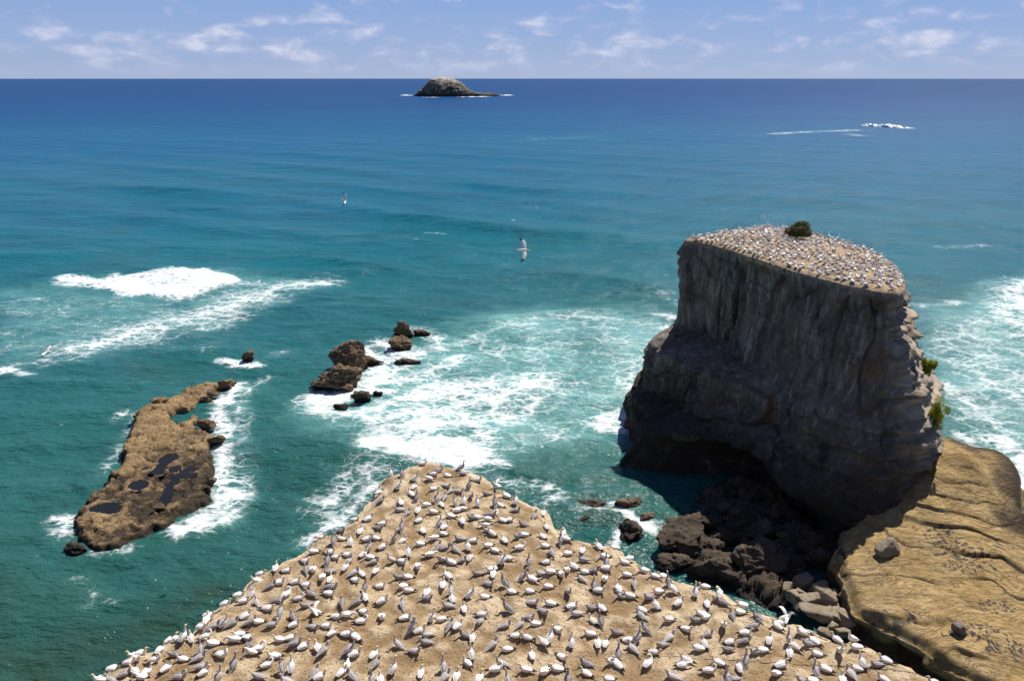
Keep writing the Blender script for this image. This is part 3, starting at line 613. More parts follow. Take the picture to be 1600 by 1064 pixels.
def build_stack():
    C, ci, s = STACK_OUT, stack_ci, stack_s
    M = len(C); m = len(stack_pts)
    C = C + outward_normals(C, 5) * (0.28 * fbm(s * 0.7, s * 0, octaves=4, seed=33))[:, None]
    N = outward_normals(C, 34)
    # keep normals turning smoothly round the sharp ends
    for _ in range(3): N = (np.roll(N, 12, 0) + N + np.roll(N, -12, 0)); N /= np.linalg.norm(N, axis=1)[:, None]
    centre = STACK_OUT.mean(0)
    ks = np.linspace(0, 1, 60)
    X = centre[0] + ks[:, None] * (C[None, :, 0] - centre[0]); Y = centre[1] + ks[:, None] * (C[None, :, 1] - centre[1])
    d = dist_line(X, Y, C[::4])
    Z = stack_top_z(X, Y, d)
    top = np.stack([X, Y, Z], -1)
    zs = np.concatenate([np.linspace(STACK_Z - 0.5, 0, 190), np.linspace(-0.3, -4, 8)])
    i0 = np.floor(ci).astype(int) % m; f = ci - np.floor(ci); f = f * f * (3 - 2 * f)
    tab = np.array([np.interp(zs, t[0], t[1]) for t in stack_tabs])
    base = tab[i0].T * (1 - f)[None] + tab[(i0 + 1) % m].T * f[None]          # (levels, M)
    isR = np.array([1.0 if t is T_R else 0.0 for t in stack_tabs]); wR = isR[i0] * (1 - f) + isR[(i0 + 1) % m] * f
    pass
    S, Zz = np.meshgrid(s, zs)
    up = sstep(12.5, 16, Zz)
    # slabs and joints on the upper wall, rounded bulges below, thin beds at the sunny end
    wu = S * 0.16 + 0.35 * fbm(S * 0.2, Zz * 0.1, octaves=2, seed=51); wv = Zz * 0.085 + 0.3 * fbm(S * 0.1, Zz * 0.1, octaves=2, seed=52)
    f1, edge, cid = worley(wu * 1.25, wv * 0.8, seed=53)
    joint = np.exp(-(edge / 0.045) ** 2)
    slab = (cid - 0.5) * 1.5
    g1, g2, g3 = worley(S * 0.42 + 0.4 * fbm(S * 0.3, Zz * 0.2, octaves=2, seed=151), Zz * 0.20 + 0.3 * fbm(S * 0.2, Zz * 0.2, octaves=2, seed=152), seed=153)
    slab = slab + (g3 - 0.5) * 0.75 * sstep(-0.25, 0.3, fbm(S * 0.1, Zz * 0.12, octaves=2, seed=154)) - 0.25 * np.exp(-(g2 / 0.05) ** 2)
    flute = 0.16 * fbm(S * 0.7, Zz * 0.22, octaves=5, seed=54) + 0.05 * ridged(S * 1.1, Zz * 0.2, octaves=2, seed=55)
    blockf1, bedge, bcid = worley(S * 0.13 + 0.3 * vnoise(S * 0.3, Zz * 0.3, seed=57), Zz * 0.28 + 0.3 * vnoise(S * 0.3, Zz * 0.3, seed=58), seed=56)
    bj = np.exp(-(bedge / 0.06) ** 2)
    bulge = 1.3 * fbm(S * 0.13, Zz * 0.22, octaves=4, seed=59) + (bcid - 0.5) * 1.1 - bj * 0.25 + 0.35 * ridged(S * 0.35, Zz * 0.5, octaves=3, seed=68)
    fine = 0.24 * fbm(S * 1.3, Zz * 1.3, octaves=5, seed=60)
    bed = 0.55 * vnoise(Zz * 1.5 + 0.5 * fbm(S * 0.12, Zz * 0.1, octaves=2, seed=61), S * 0.09, seed=62) + 0.28 * vnoise(Zz * 3.9, S * 0.2, seed=63)
    fade = sstep(0.2, 2.2, STACK_Z - Zz)
    disp = up * (slab * 1.0 - joint * 0.25 + flute) + (1 - up) * (bulge * 1.25 + 0.5 * (worley(S * 0.35, Zz * 0.55 + 0.2 * vnoise(S * .4, Zz * .4, seed=155), seed=156)[2] - 0.5)) + fine + bed * (0.15 + 0.95 * wR[None]) + wR[None] * 0.8 * fbm(S * 0.5, Zz * 0.5, octaves=3, seed=64)
    off = base + disp * fade
    Zw = Zz + 0.35 * fbm(S * 0.3, Zz * 0.4, octaves=3, seed=65) * fade * sstep(0, 2, Zz)
    Zw += ((Z[-1] - STACK_Z)[None] * (1 - sstep(0.0, 3.0, STACK_Z - Zz)))
    wallv = np.stack([C[None, :, 0] + N[None, :, 0] * off, C[None, :, 1] + N[None, :, 1] * off, Zw], -1)
    # two end-to-end smoothing passes keep the flared foot from folding
    rings = np.concatenate([top, wallv])
    rim_drip = 0.45 + 0.75 * np.clip(fbm(s * 0.5, s * 0, octaves=4, seed=66) + 0.3, 0, 1)
    pale_w = 1 - sstep(rim_drip[None] * 0.45, rim_drip[None] * 1.05, STACK_Z - Zz)
    pale = np.concatenate([np.full_like(X, 1.2), pale_w])
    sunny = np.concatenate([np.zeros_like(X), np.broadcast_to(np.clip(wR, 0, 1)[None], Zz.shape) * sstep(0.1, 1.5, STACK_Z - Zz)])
    low = np.concatenate([np.zeros_like(X), 1 - sstep(4.0, 15.0, Zz + 1.5 * fbm(S * 0.1, Zz * 0.1, octaves=2, seed=67))])  # mask for the wet foot and the shade painted above it
    dent = np.concatenate([np.zeros_like(X), np.clip(up * joint * 0.6 + (1 - up) * bj * 0.5, 0, 1) * fade * 0.6])
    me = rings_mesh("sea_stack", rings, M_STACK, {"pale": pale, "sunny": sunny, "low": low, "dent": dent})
    o = tag(obj("sea_stack", me), "tall dark flat-topped sea stack, its top crowded with white seabirds", "sea stack")
    return wallv
STACK_WALL = build_stack()

# ------------------------------------------------------------------ ochre sandstone ledge at the foot of the stack
ledge_ctrl = [(1308,880,4.2),(1326,905,4.2),(1333,948,4.0),(1368,968,3.9),(1410,990,3.8),(1470,1030,3.8),(1545,1068,3.8),(1640,1125,3.8),(1760,1120,4),(1740,980,3.4),
              (1640,880,3.2),(1603,848,3.0),(1592,800,3.0),(1576,757,3.4),(1552,726,4.6),(1520,690,7.6),(1485,662,9.0),(1430,690,5.5),(1380,750,4.6),(1318,838,4.2)]
ledge_pts = np.array([on_z(x, y, z)[:2] for x, y, z in ledge_ctrl])
ledge_h = [(1308,880,4.3),(1330,950,4.0),(1410,990,3.9),(1545,1064,4.0),(1640,1125,4.2),(1740,980,4.2),(1600,850,4.6),(1585,790,4.6),(1550,740,7.0),(1508,700,11.0),(1485,740,9.6),(1450,780,7.6),(1530,790,7.2),
           (1420,815,6.0),(1400,850,5.2),(1480,860,5.6),(1540,830,5.8),(1500,950,4.8),(1590,950,4.8),(1400,900,4.6),(1350,900,4.4),(1430,960,4.2),(1350,830,4.2)]
lh_xyz = np.array([on_z(x, y, z) for x, y, z in ledge_h])
def ledge_base(x, y):
    d2 = (x[..., None] - lh_xyz[:, 0]) ** 2 + (y[..., None] - lh_xyz[:, 1]) ** 2 + 6.0
    w = 1 / d2 ** 1.6
    return (w * lh_xyz[:, 2]).sum(-1) / w.sum(-1)
def ledge_relief(X, Y):
    z = ledge_base(X, Y)
    # long curving scarps that follow the beds
    u = X * math.cos(0.9) + Y * math.sin(0.9); v = -X * math.sin(0.9) + Y * math.cos(0.9)
    q = z * 0.55 + 0.10 * u + 1.3 * fbm(X * 0.06, Y * 0.06, octaves=3, seed=71) + 0.16 * fbm(X * 0.35, Y * 0.35, octaves=3, seed=72)
    fr = q * 1.35 - np.floor(q * 1.35); amp = sstep(-0.35, 0.45, fbm(X * 0.10, Y * 0.10, octaves=3, seed=77))
    step = sstep(0.0, 0.16, fr) - fr
    q2 = q * 5.3 + 0.8 * fbm(X * 0.16, Y * 0.16, octaves=2, seed=70) + 0.4 * fbm(X * 0.5, Y * 0.5, octaves=2, seed=73); fr2 = q2 - np.floor(q2)
    scoop = ridged(X * 0.13 + 0.4, Y * 0.2, octaves=2, seed=75)
    crack = np.exp(-((fr - 0.02) / 0.035) ** 2) * sstep(0.1, 0.5, fbm(X * 0.15, Y * 0.15, octaves=2, seed=74) + 0.35)
    return z - 0.14 * crack + 0.50 * amp * step + 0.08 * (1 - 0.6 * amp) * (sstep(0, 0.3, fr2) - fr2) - 0.35 * np.clip(scoop - 0.55, 0, 1) + 0.07 * fbm(X * 0.9, Y * 0.9, octaves=4, seed=76), crack
LICHEN = [(1505,880,60,26),(1470,850,40,16),(1400,955,55,14),(1545,990,55,24),(1500,985,40,10),(1560,945,40,12),(1560,860,30,10),(1590,1010,40,16)]
def build_ledge():
    P = ledge_pts
    C, ci, s = closed_curve(ccw(P), 620)
    N = outward_normals(C, 6)
    C = C + N * (0.7 * fbm(s * 0.16, s * 0, octaves=4, seed=78) + 0.2 * fbm(s * 0.9, s * 0, octaves=3, seed=79))[:, None]
    centre = np.array([48.0, 74.0])
    ks = np.linspace(0, 1, 190)
    X = centre[0] + ks[:, None] * (C[None, :, 0] - centre[0]); Y = centre[1] + ks[:, None] * (C[None, :, 1] - centre[1])
    Z, crack = ledge_relief(X, Y)
    d = dist_line(X, Y, C[::4])
    Z = Z - 0.9 * (1 - sstep(0, 1.3, d)) ** 2
    lich = np.zeros_like(X)
    pxx, pyy, _ = project(np.stack([X, Y, Z], -1))
    for cx, cy, rx, ry in LICHEN:
        c = on_z(cx, cy, 5.0); e = on_z(cx + rx, cy, 5.0); g = on_z(cx, cy - ry, 5.0)
        a = np.hypot(*(e - c)[:2]); b = np.hypot(*(g - c)[:2])
        lich = np.maximum(lich, 1 - sstep(0.2, 1.25, np.hypot((X - c[0]) / a, (Y - c[1]) / b)))
    top = np.stack([X, Y, Z], -1); rim = Z[-1]
    rows = []; ww = []
    for t in np.concatenate([[0.01, 0.03], np.linspace(0.06, 1, 60)]):
        z = rim + (-3.5 - rim) * t; dep = rim - z
        off = 0.2 * (1 - np.exp(-dep / 0.3)) + 0.12 * dep - 0.5 * sstep(0.6, 2.0, dep) * sstep(4.0, 2.5, dep)
        off = off + sstep(0.1, 1.0, dep) * (0.5 * vnoise(z * 1.3 + 0.05 * s, s * 0.05, seed=81) + 0.9 * fbm(s * 0.28, z * 0.3, octaves=4, seed=82) + 0.9 * (worley(s * 0.33, z * 0.45, seed=85)[2] - 0.5))
        rows.append(np.stack([C[:, 0] + N[:, 0] * off, C[:, 1] + N[:, 1] * off, z], -1)); ww.append(sstep(0.15, 1.0, dep + 0.4 * fbm(s * 0.4, z * 0.5, octaves=3, seed=83)))
    rings = np.concatenate([top, np.array(rows)])
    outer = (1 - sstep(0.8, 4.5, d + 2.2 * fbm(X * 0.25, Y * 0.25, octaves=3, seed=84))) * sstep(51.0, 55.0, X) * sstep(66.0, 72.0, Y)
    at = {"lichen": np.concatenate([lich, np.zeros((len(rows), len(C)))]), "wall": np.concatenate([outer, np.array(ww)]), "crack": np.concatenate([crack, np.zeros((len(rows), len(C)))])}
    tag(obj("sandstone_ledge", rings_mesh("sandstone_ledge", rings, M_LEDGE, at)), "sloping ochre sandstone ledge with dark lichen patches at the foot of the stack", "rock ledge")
build_ledge()

# ------------------------------------------------------------------ rocks
def ico_points(sub):
    bm = bmesh.new(); bmesh.ops.create_icosphere(bm, subdivisions=sub, radius=1.0)
    V = np.array([v.co[:] for v in bm.verts]); Fc = np.array([[v.index for v in f.verts] for f in bm.faces]); bm.free()
    return V, Fc
ICO = {k: ico_points(k) for k in (3, 4, 5, 6)}
def rock_mesh(name, size, seed, mat, rot=0.0, cuts=13, rough=0.34, sub=5, boxy=0.25, beds=0.0):
    V, Fc = ICO[sub]; V = V.copy(); r = np.random.default_rng(seed)
    if boxy > 0:
        p = 2 + 6 * boxy; V /= (np.abs(V) ** p).sum(1)[:, None] ** (1 / p)
    for _ in range(cuts):
        n = r.normal(size=3) * np.array([1, 1, .8]); n /= np.linalg.norm(n); c = r.uniform(0.50, 0.88)
        h = V @ n; over = np.clip(h - c, 0, None); V -= over[:, None] * n * 0.96
    V *= np.array(size)[None]
    D = V / (np.linalg.norm(V, axis=1)[:, None] + 1e-9)
    if rough > 0.15:
        sc = 1.0 / max(np.cbrt(np.prod(size)), 0.3); o = seed * 3.7
        x, y, z = V[:, 0] * sc + o, V[:, 1] * sc, V[:, 2] * sc * 1.5
        big = fbm(x * 1.1, y * 1.1, z * 1.1, 3, seed); med = ridged(x * 1.7, y * 1.7, z * 2.0, 3, seed + 5); small = fbm(x * 7, y * 7, z * 7, 3, seed + 9)
        plate = np.floor((z + 0.35 * big) * 2.6) ; plate = vnoise(plate * 7.3 + o, x * 0.5, y * 0.5, seed + 3)
        V = V + D * (((big * 0.9 + (med - 0.25) * 0.55 + plate * 0.40 + small * 0.30) * rough) * np.cbrt(np.prod(size)))[:, None]
    else:
        nn = fbm(V[:, 0] * 1.5 + seed, V[:, 1] * 1.5, V[:, 2] * 1.5, 4, seed, 0.55)
        V = V + D * (nn * rough * min(size))[:, None]
    if beds > 0:
        V[:, :2] *= (1 + beds * (vnoise(V[:, 2] * 2.2 + 0.3 * V[:, 0], V[:, 1] * 0.1, seed=seed)))[:, None]
    c_, s_ = math.cos(rot), math.sin(rot)
    V = np.stack([V[:, 0] * c_ - V[:, 1] * s_, V[:, 0] * s_ + V[:, 1] * c_, V[:, 2]], 1)
    return raw_mesh(name, V, Fc.ravel(), np.full(len(Fc), 3), mat, boxy < 0.5)
def rock(name, px, py, z, size, seed, mat, label, category="rock", rot=0.0, sink=0.35, group=None, **kw):
    p = on_z(px, py, z)
    o = obj(name, rock_mesh(name, size, seed, mat, rot, **kw))
    o.location = (p[0], p[1], z + size[2] * (1 - 2 * sink))
    return tag(o, label, category, group)
# rocks standing in the surf, in the middle of the picture
W_ = "sea_rock"
rock(W_, 529, 602, 0, (5.4, 3.6, 3.2), 11, M_BROWN, "largest brown rock of the surf group, left of the foam field", sink=0.30, beds=.05, rot=.2, sub=6)
rock(W_, 551, 575, 0, (3.3, 3.2, 4.4), 12, M_BROWN, "tall rounded brown rock rising behind the largest surf rock", sink=0.42, beds=.06, sub=5)
rock(W_, 576, 566, 0, (3.4, 1.8, 1.1), 13, M_BROWN, "low brown rock spur in white surf right of the tall rounded rock", sink=0.40)
rock(W_, 628, 542, 0, (2.6, 1.9, 1.8), 14, M_BROWN, "lower of two stacked dark rocks at the edge of the foam field", sink=0.35)
rock(W_, 632, 524, 0, (2.3, 1.8, 2.2), 15, M_BROWN, "upper dark rock behind its twin at the edge of the foam field", sink=0.32)
rock(W_, 660, 521, 0, (2.5, 1.2, 0.9), 16, M_BROWN, "flat low rock awash farthest right of the surf rock group", sink=0.45)
rock(W_, 568, 625, 0, (2.2, 1.3, 1.2), 17, M_DARK, "small wet black rock in the foam in front of the largest surf rock", sink=0.42)
rock(W_, 534, 638, 0, (1.3, .9, .9), 18, M_DARK, "smallest wet black rock nearest the viewer in the surf group", sink=0.45)
rock(W_, 632, 566, 0, (3.2, 1.1, .5), 19, M_BROWN, "thin reddish rock slab awash between the surf rock pairs", sink=0.48)
rock(W_, 589, 617, 0, (1.1, .8, .7), 20, M_DARK, "little wet rock just right of the black rock in the foam", sink=0.45)
rock(W_, 387, 563, 0, (1.5, 1.2, 1.5), 21, M_BROWN, "lone small dark rock ringed by foam beyond the long reef", sink=0.36)
rock(W_, 118, 860, 0, (1.4, .9, .6), 22, M_DARK, "low dark rock awash off the near end of the reef", sink=0.42)
# boulders in the shaded gully under the stack
gully = [(990,838,(3.3,2.2,1.5),"rounded dark brown boulder with surf against its left side",.9),(1066,846,(4.4,2.8,2.2),"broad dark brown rock ridge beside the surf boulder in the gully",.5),
 (1100,862,(3.6,2.2,1.9),"dark rock hump behind the broad ridge, near the shade edge",.3),(1182,892,(4.3,3.4,2.9),"big sunlit dark boulder right behind the headland's cliff edge",.2),
 (1120,895,(4.6,2.4,1.7),"long rough dark rock between the ridge and the big sunlit boulder",-.4),(1085,826,(3.4,1.8,1.8),"dark wet rock with a sunlit crest above the broad ridge",.2),
 (985,795,(2.2,1.4,1.1),"small reddish-brown rock at the water's edge under the stack",.1),(1010,812,(2.0,1.3,.9),"second small reddish-brown rock nearer the gully",.5),
 (1130,845,(3.0,2.3,1.6),"shaded boulder under the stack's overhang, left of centre",0),(1190,835,(3.4,2.5,1.9),"large shaded boulder deep beneath the overhang",.4),
 (1240,850,(2.7,2.2,1.7),"shaded boulder just right of the deepest one beneath the overhang",.7),(1275,880,(2.4,2.0,1.5),"shaded boulder beside the ochre ledge's dark end",.2),
 (1150,815,(3.0,2.0,1.6),"farthest shaded boulder under the stack's cave roof",.9),(1225,905,(1.9,1.6,1.2),"small half-shaded boulder right of the big sunlit boulder",.2),
 (1295,915,(1.8,1.5,1.2),"small dark boulder wedged against the ledge wall",.8),(1060,880,(2.6,1.7,1.0),"low dark wet rock just beyond the headland rim",.1)]
for k, (px, py, sz, lab, rt) in enumerate(gully):
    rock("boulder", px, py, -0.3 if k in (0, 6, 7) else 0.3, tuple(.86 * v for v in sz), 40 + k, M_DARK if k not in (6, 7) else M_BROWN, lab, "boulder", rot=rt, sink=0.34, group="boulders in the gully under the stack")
def rough_shelf(name, px_poly, top, seed, mat, label, category, step=0.24):
    P = ccw(np.array([on_z(x, y, top * .5)[:2] for x, y in px_poly]))
    lo, hi = P.min(0) - 2, P.max(0) + 2
    X, Y = np.meshgrid(np.arange(lo[0], hi[0], step), np.arange(lo[1], hi[1], step))
    d = dist_line(X, Y, P) * np.where(inside_poly(X, Y, P), 1, -1) + 0.9 * fbm(X * .3, Y * .3, octaves=3, seed=seed)
    w = .4 * fbm(X * .25, Y * .25, octaves=2, seed=seed + 1)
    f1, e, c = worley(X * .38 + w, Y * .38 + w, seed=seed + 2); f2, e2, c2 = worley(X * .95 + w, Y * .95, seed=seed + 3)
    Z = top * sstep(-.4, 2.2, d) + 1.5 * (c - .45) * sstep(0, 2, d) + .55 * (c2 - .5) - .5 * np.exp(-(e / .07) ** 2) - .25 * np.exp(-(e2 / .08) ** 2) + .5 * fbm(X * .3, Y * .3, octaves=4, seed=seed + 4) + .2 * fbm(X * 1.7, Y * 1.7, octaves=4, seed=seed + 5)
    Z -= 2.2 * sstep(.3, -1.6, d)
    q = grid_faces(*X.shape, closed=False, flip=True); V = np.stack([X.ravel(), Y.ravel(), Z.ravel()], 1)
    q = q[(d > -1.6).ravel()[q].all(1)]; used = np.unique(q); rm = np.full(len(V), -1); rm[used] = np.arange(len(used)); q = rm[q]
    return tag(obj(name, raw_mesh(name, V[used], q.ravel(), np.full(len(q), 4), mat)), label, category)
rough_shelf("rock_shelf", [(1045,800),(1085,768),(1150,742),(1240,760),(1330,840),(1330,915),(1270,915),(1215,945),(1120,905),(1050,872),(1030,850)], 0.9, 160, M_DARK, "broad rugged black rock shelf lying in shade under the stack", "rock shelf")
sub = [(930,790,(3.0,1.6,.5)),(915,806,(2.2,1.2,.4))]
for k, (px, py, sz) in enumerate(sub):
    rock("sea_rock", px, py, 0, sz, 70 + k, M_BROWN, ["reddish rock barely awash in the channel below the stack", "smaller reddish rock awash nearer the headland in the channel"][k], sink=0.44)
# pale angular blocks fallen between boulder and ledge
blocks = [(1263,942,(1.15,1.0,.75),.2),(1287,938,(.72,1.5,.7),.1),(1274,964,(1.6,.8,.6),-.35),(1241,936,(.6,.75,.6),.5),(1250,932,(.5,.5,.45),.9),(1301,955,(.7,.5,.45),.3),
 (1311,956,(.4,.42,.35),.7),(1306,970,(.85,.95,.6),.4),(1320,974,(.95,1.05,.65),-.3),(1300,982,(.6,.5,.4),.2),(1248,948,(.5,.6,.4),.1),(1230,925,(.55,.45,.6),1.2),(1277,920,(1.1,.55,.5),.4),
 (1302,935,(.65,.5,.5),.6),(1253,914,(.75,.8,.9),.3),(1316,990,(.7,.5,.4),.1),(1290,990,(.8,.6,.4),.8)]
blab = ["squarish pale block left of centre in the fallen block pile","upright narrow pale block in the middle of the fallen pile","long slab lying across the front of the fallen pile","pale block at the left end of the fallen pile",
 "small block behind the left end of the fallen pile","small pale stone right of the upright narrow block","tiniest pale stone on the right shoulder of the pile","pale faceted block at the lower right of the fallen pile",
 "rightmost large pale block, against the ledge's shadow","small block tucked under the right end of the long slab","small stone between the left end block and the squarish block","thin leaning stone beside the big sunlit boulder",
 "brown stone at the back of the pile on the shade edge","wedge-shaped stone behind the right shoulder of the pile","shaded rounded grey block behind the fallen pile","low block at the bottom right of the pile by the rim","low block at the bottom middle of the pile by the rim"]
for k, ((px, py, sz, rt), lab) in enumerate(zip(blocks, blab)):
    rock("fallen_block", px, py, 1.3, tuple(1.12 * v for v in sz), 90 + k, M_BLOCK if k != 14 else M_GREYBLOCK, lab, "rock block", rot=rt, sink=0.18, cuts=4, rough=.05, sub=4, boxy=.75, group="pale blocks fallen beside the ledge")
def ledge_z(x, y):
    return float(ledge_relief(np.array([x]), np.array([y]))[0][0])
def on_ledge(px, py):
    z = 5.0
    for _ in range(6):
        p = on_z(px, py, z); z = ledge_z(p[0], p[1])
    return on_z(px, py, z)
p = on_ledge(1497, 988)
o = obj("loose_rock", rock_mesh("loose_rock", (.62, .55, .62), 130, M_GREYBLOCK, .3, cuts=5, rough=.06, sub=4, boxy=.6)); o.location = (p[0], p[1], p[2] + .40)
tag(o, "single dark grey cube-like rock lying loose on the ochre ledge", "rock")
p = on_ledge(1385, 862)
o = obj("loose_rock", rock_mesh("loose_rock", (1.35, .9, 1.0), 131, M_BLOCK, .3, cuts=6, rough=.14, sub=4, boxy=.3)); o.location = (p[0], p[1], p[2] + .55)
tag(o, "pale-topped rock at the ledge's inner edge where the stack's shadow ends", "rock")
p = on_z(1072, 684, 5.6)
o = obj("fallen_block", rock_mesh("fallen_block", (1.9, 1.1, .55), 132, M_DARK, -.5, cuts=9, rough=.18, sub=4, boxy=.4)); o.location = (p[0], p[1], 5.7)
tag(o, "grey slab fallen on the dark apron at the stack's left foot", "rock block")

# ------------------------------------------------------------------ long reef with tide pools
reef_px = [(106,815),(112,795),(132,776),(150,762),(185,722),(188,700),(205,672),(206,655),(228,636),(250,633),(268,622),(290,608),(318,600),(345,597),(372,592),
           (360,601),(340,612),(318,630),(306,645),(322,652),(306,664),(330,672),(346,686),(330,697),(338,712),(332,735),(328,752),(330,772),(300,790),(282,802),(250,822),(215,838),(190,850),(150,858),(120,846)]
REEF_POLY = ccw(np.array([on_z(x, y, 0.6)[:2] for x, y in reef_px]))
POOLS = [(165,783,27,9.5,-.1,1.75),(214,748,15,9,.5,1.75),(247,727,9,7,.6,1.75),(272,722,9,5,.1,1.75),(283,648,20,10,.45,1.25),(262,707,16,8,.4,1.6),(290,733,13,5,.35,1.6),
         (225,722,4,3,0,1.7)]
CHANNELS = [([(250,792),(260,770),(266,750),(282,735),(304,724)], .46, 1.05), ([(236,735),(252,722),(262,712)], .5, 1.25), ([(300,640),(318,655)], .45, .8)]
def reef_height(X, Y, d):
    u = X * math.cos(1.05) + Y * math.sin(1.05); v = -X * math.sin(1.05) + Y * math.cos(1.05)
    wx = 0.5 * fbm(X * 0.25, Y * 0.25, octaves=2, seed=101)
    f1, e, c = worley(u * 0.22 + wx, v * 0.42 + wx, seed=102)
    f2, e2, c2 = worley(u * 0.62 + wx, v * 1.0, seed=103)
    f3, e3, c3 = worley(X * 1.6 + wx, Y * 1.6, seed=109)
    tilt = 0.055 * (v - np.median(v[d > 0.5])) if (d > 0.5).any() else 0
    prof = (1.25 + np.clip(tilt, -.4, .4)) * sstep(-0.15, 0.9, d + 0.35 + 1.3 * fbm(X * 0.5, Y * 0.5, octaves=5, seed=104, gain=0.62))
    z = prof + 0.55 * (c - 0.45) * sstep(0.3, 1.5, d) - 0.35 * np.exp(-(e / 0.035) ** 2) * sstep(.3, 1.2, d) + 0.36 * (c2 - 0.5) - 0.30 * np.exp(-(e2 / 0.05) ** 2) + 0.14 * (c3 - .5) - 0.10 * np.exp(-(e3 / 0.07) ** 2)
    z += 0.16 * fbm(X * 0.3, Y * 0.3, octaves=3, seed=105) + (0.05 + 0.16 * (1 - sstep(.2, 1.6, d))) * fbm(X * 1.6, Y * 1.6, octaves=5, seed=106) - 0.45
    return z
def build_reef():
    n = 0.21
    lo, hi = REEF_POLY.min(0) - 2.2, REEF_POLY.max(0) + 2.2
    xs = np.arange(lo[0], hi[0], n); ys = np.arange(lo[1], hi[1], n)
    X, Y = np.meshgrid(xs, ys)
    ins = inside_poly(X, Y, REEF_POLY); d = dist_line(X, Y, REEF_POLY) * np.where(ins, 1, -1) - 0.45
    Z = np.where(d > -2.0, reef_height(X, Y, d), -2.0)
    Z -= 1.6 * sstep(0.2, -2.0, d)
    # the two seaward shoulders stand higher
    for px, py, r, h in ((245,640,2.6,1.0),(235,655,3.0,.9),(130,815,4.0,.5),(330,607,3.0,.6),(205,665,2.2,.6),(335,688,1.8,.7)):
        c = on_z(px, py, 1.5); Z += h * np.exp(-((X - c[0]) ** 2 + (Y - c[1]) ** 2) / r ** 2) * sstep(-.3, .6, d)
    pools = []
    for (px, py, rx, ry, ang, lev) in POOLS:
        rx, ry = rx * .82, ry * .78
        c = on_z(px, py, lev); e = on_z(px + rx, py, lev); g = on_z(px, py - ry, lev)
        a, b = np.hypot(*(e - c)[:2]), np.hypot(*(g - c)[:2])
        ca, sa = math.cos(ang), math.sin(ang)
        dx, dy = X - c[0], Y - c[1]
        r = np.hypot((dx * ca + dy * sa) / a, (-dx * sa + dy * ca) / b) + 0.55 * fbm(X * 0.45 + px, Y * 0.45, octaves=4, seed=107)
        mean = lev - 0.92
        m = 1 - sstep(0.9, 1.18, r)
        Z = Z * (1 - m) + (mean - 0.55) * m
        ring = (r > 1.15) & (r < 1.5) & (d > .5)
        Z = np.where(ring, np.maximum(Z, mean - 0.06 + 0.10 * vnoise(X * 1.5, Y * 1.5, seed=108)), Z)
        pools.append((c, a, b, ang, mean - 0.12, None))
    for pts, wd, lev in CHANNELS:
        P = wz(pts, lev); r = dist_line(X, Y, P, False) / wd + 0.5 * fbm(X * 0.8, Y * 0.8, octaves=3, seed=110)
        m = 1 - sstep(0.8, 1.2, r); Z = Z * (1 - m) + (lev - .85) * m
        pools.append((None, wd, 0, 0, lev - .52, P))
    keep = (d > -1.7)
    R, M = X.shape
    q = grid_faces(R, M, closed=False, flip=True)
    V = np.stack([X.ravel(), Y.ravel(), Z.ravel()], 1)
    q = q[keep.ravel()[q].all(1)]
    used = np.unique(q); remap = np.full(len(V), -1); remap[used] = np.arange(len(used))
    q = remap[q]
    me = raw_mesh("reef", V[used], q.ravel(), np.full(len(q), 4), M_REEF)
    reef = tag(obj("reef", me), "long low brown reef with dark tide pools, left in the water", "reef")
    mp = NT("tide_pool_water")
    mp_mat = mp.done(mp.mix(mp.noise(0.6, 3), (0.008, 0.009, 0.010), (0.020, 0.018, 0.014)), 0.08, 0.22, mp.bump(mp.noise(2.5, 3), 0.02, 0.5))
    for c, a, b, ang, lev, line in pools:
        if line is not None:
            T_ = np.gradient(line, axis=0); T_ /= np.linalg.norm(T_, axis=1)[:, None]; Nn = np.stack([-T_[:, 1], T_[:, 0]], 1) * a * 1.7
            k = len(line); Vv = np.vstack([np.c_[line + Nn, np.full(k, lev)], np.c_[line - Nn, np.full(k, lev)]])
            Q_ = np.array([(i, i + 1, k + i + 1, k + i) for i in range(k - 1)])[:, ::-1]
            obj("tide_pool", raw_mesh("tide_pool", Vv, Q_.ravel(), np.full(len(Q_), 4), mp_mat, False), reef); continue
        k = 40; t = np.linspace(0, 2 * math.pi, k, endpoint=False)
        ca, sa = math.cos(ang), math.sin(ang); rr = 1.32
        ex, ey = rr * a * np.cos(t), rr * b * np.sin(t)
        P = np.stack([c[0] + ex * ca - ey * sa, c[1] + ex * sa + ey * ca, np.full(k, lev)], 1)
        Vv = np.vstack([P, [[c[0], c[1], lev]], P - [0, 0, .3]])
        i = np.arange(k); tri = np.stack([i, (i + 1) % k, np.full(k, k)], 1); side = np.stack([i, k + 1 + i, k + 1 + (i + 1) % k, (i + 1) % k], 1)
        obj("tide_pool", raw_mesh("tide_pool", Vv, np.concatenate([tri.ravel(), side.ravel()]), np.concatenate([np.full(k, 3), np.full(k, 4)]), mp_mat, False), reef)
build_reef()
for k, (px, py, sz, rt) in enumerate([(252,632,(1.7,1.3,1.1),.2),(346,604,(2.2,1.0,.8),.5),(330,618,(1.8,.9,.8),.6),(322,628,(1.3,.9,.8),.2),(325,668,(1.5,1.0,.9),.1),(338,690,(1.6,.8,.7),.3),(222,652,(1.6,1.1,.9),.4),(330,756,(.8,.6,.6),0),(250,793,(.8,.7,.5),.2)]):
    rock("reef_boulder", px, py, .6, sz, 140 + k, M_REEF if k in (0, 6) else M_BROWN,
         ["flat-topped boulder on the reef's left shoulder","farthest jagged boulder on the reef's thin seaward tail","second boulder down the reef's thin tail","third boulder down the reef's thin tail, by the inlet","boulder jutting into surf above the reef's right spike",
          "pointed boulder forming the reef's right spike in white water","brown boulder left of the reef's upper pool","small rock in the surf on the reef's right flank","little dark rock beside the reef's lower channel pool"][k], "boulder", rot=rt, sink=.3, group="boulders on the reef", sub=4)

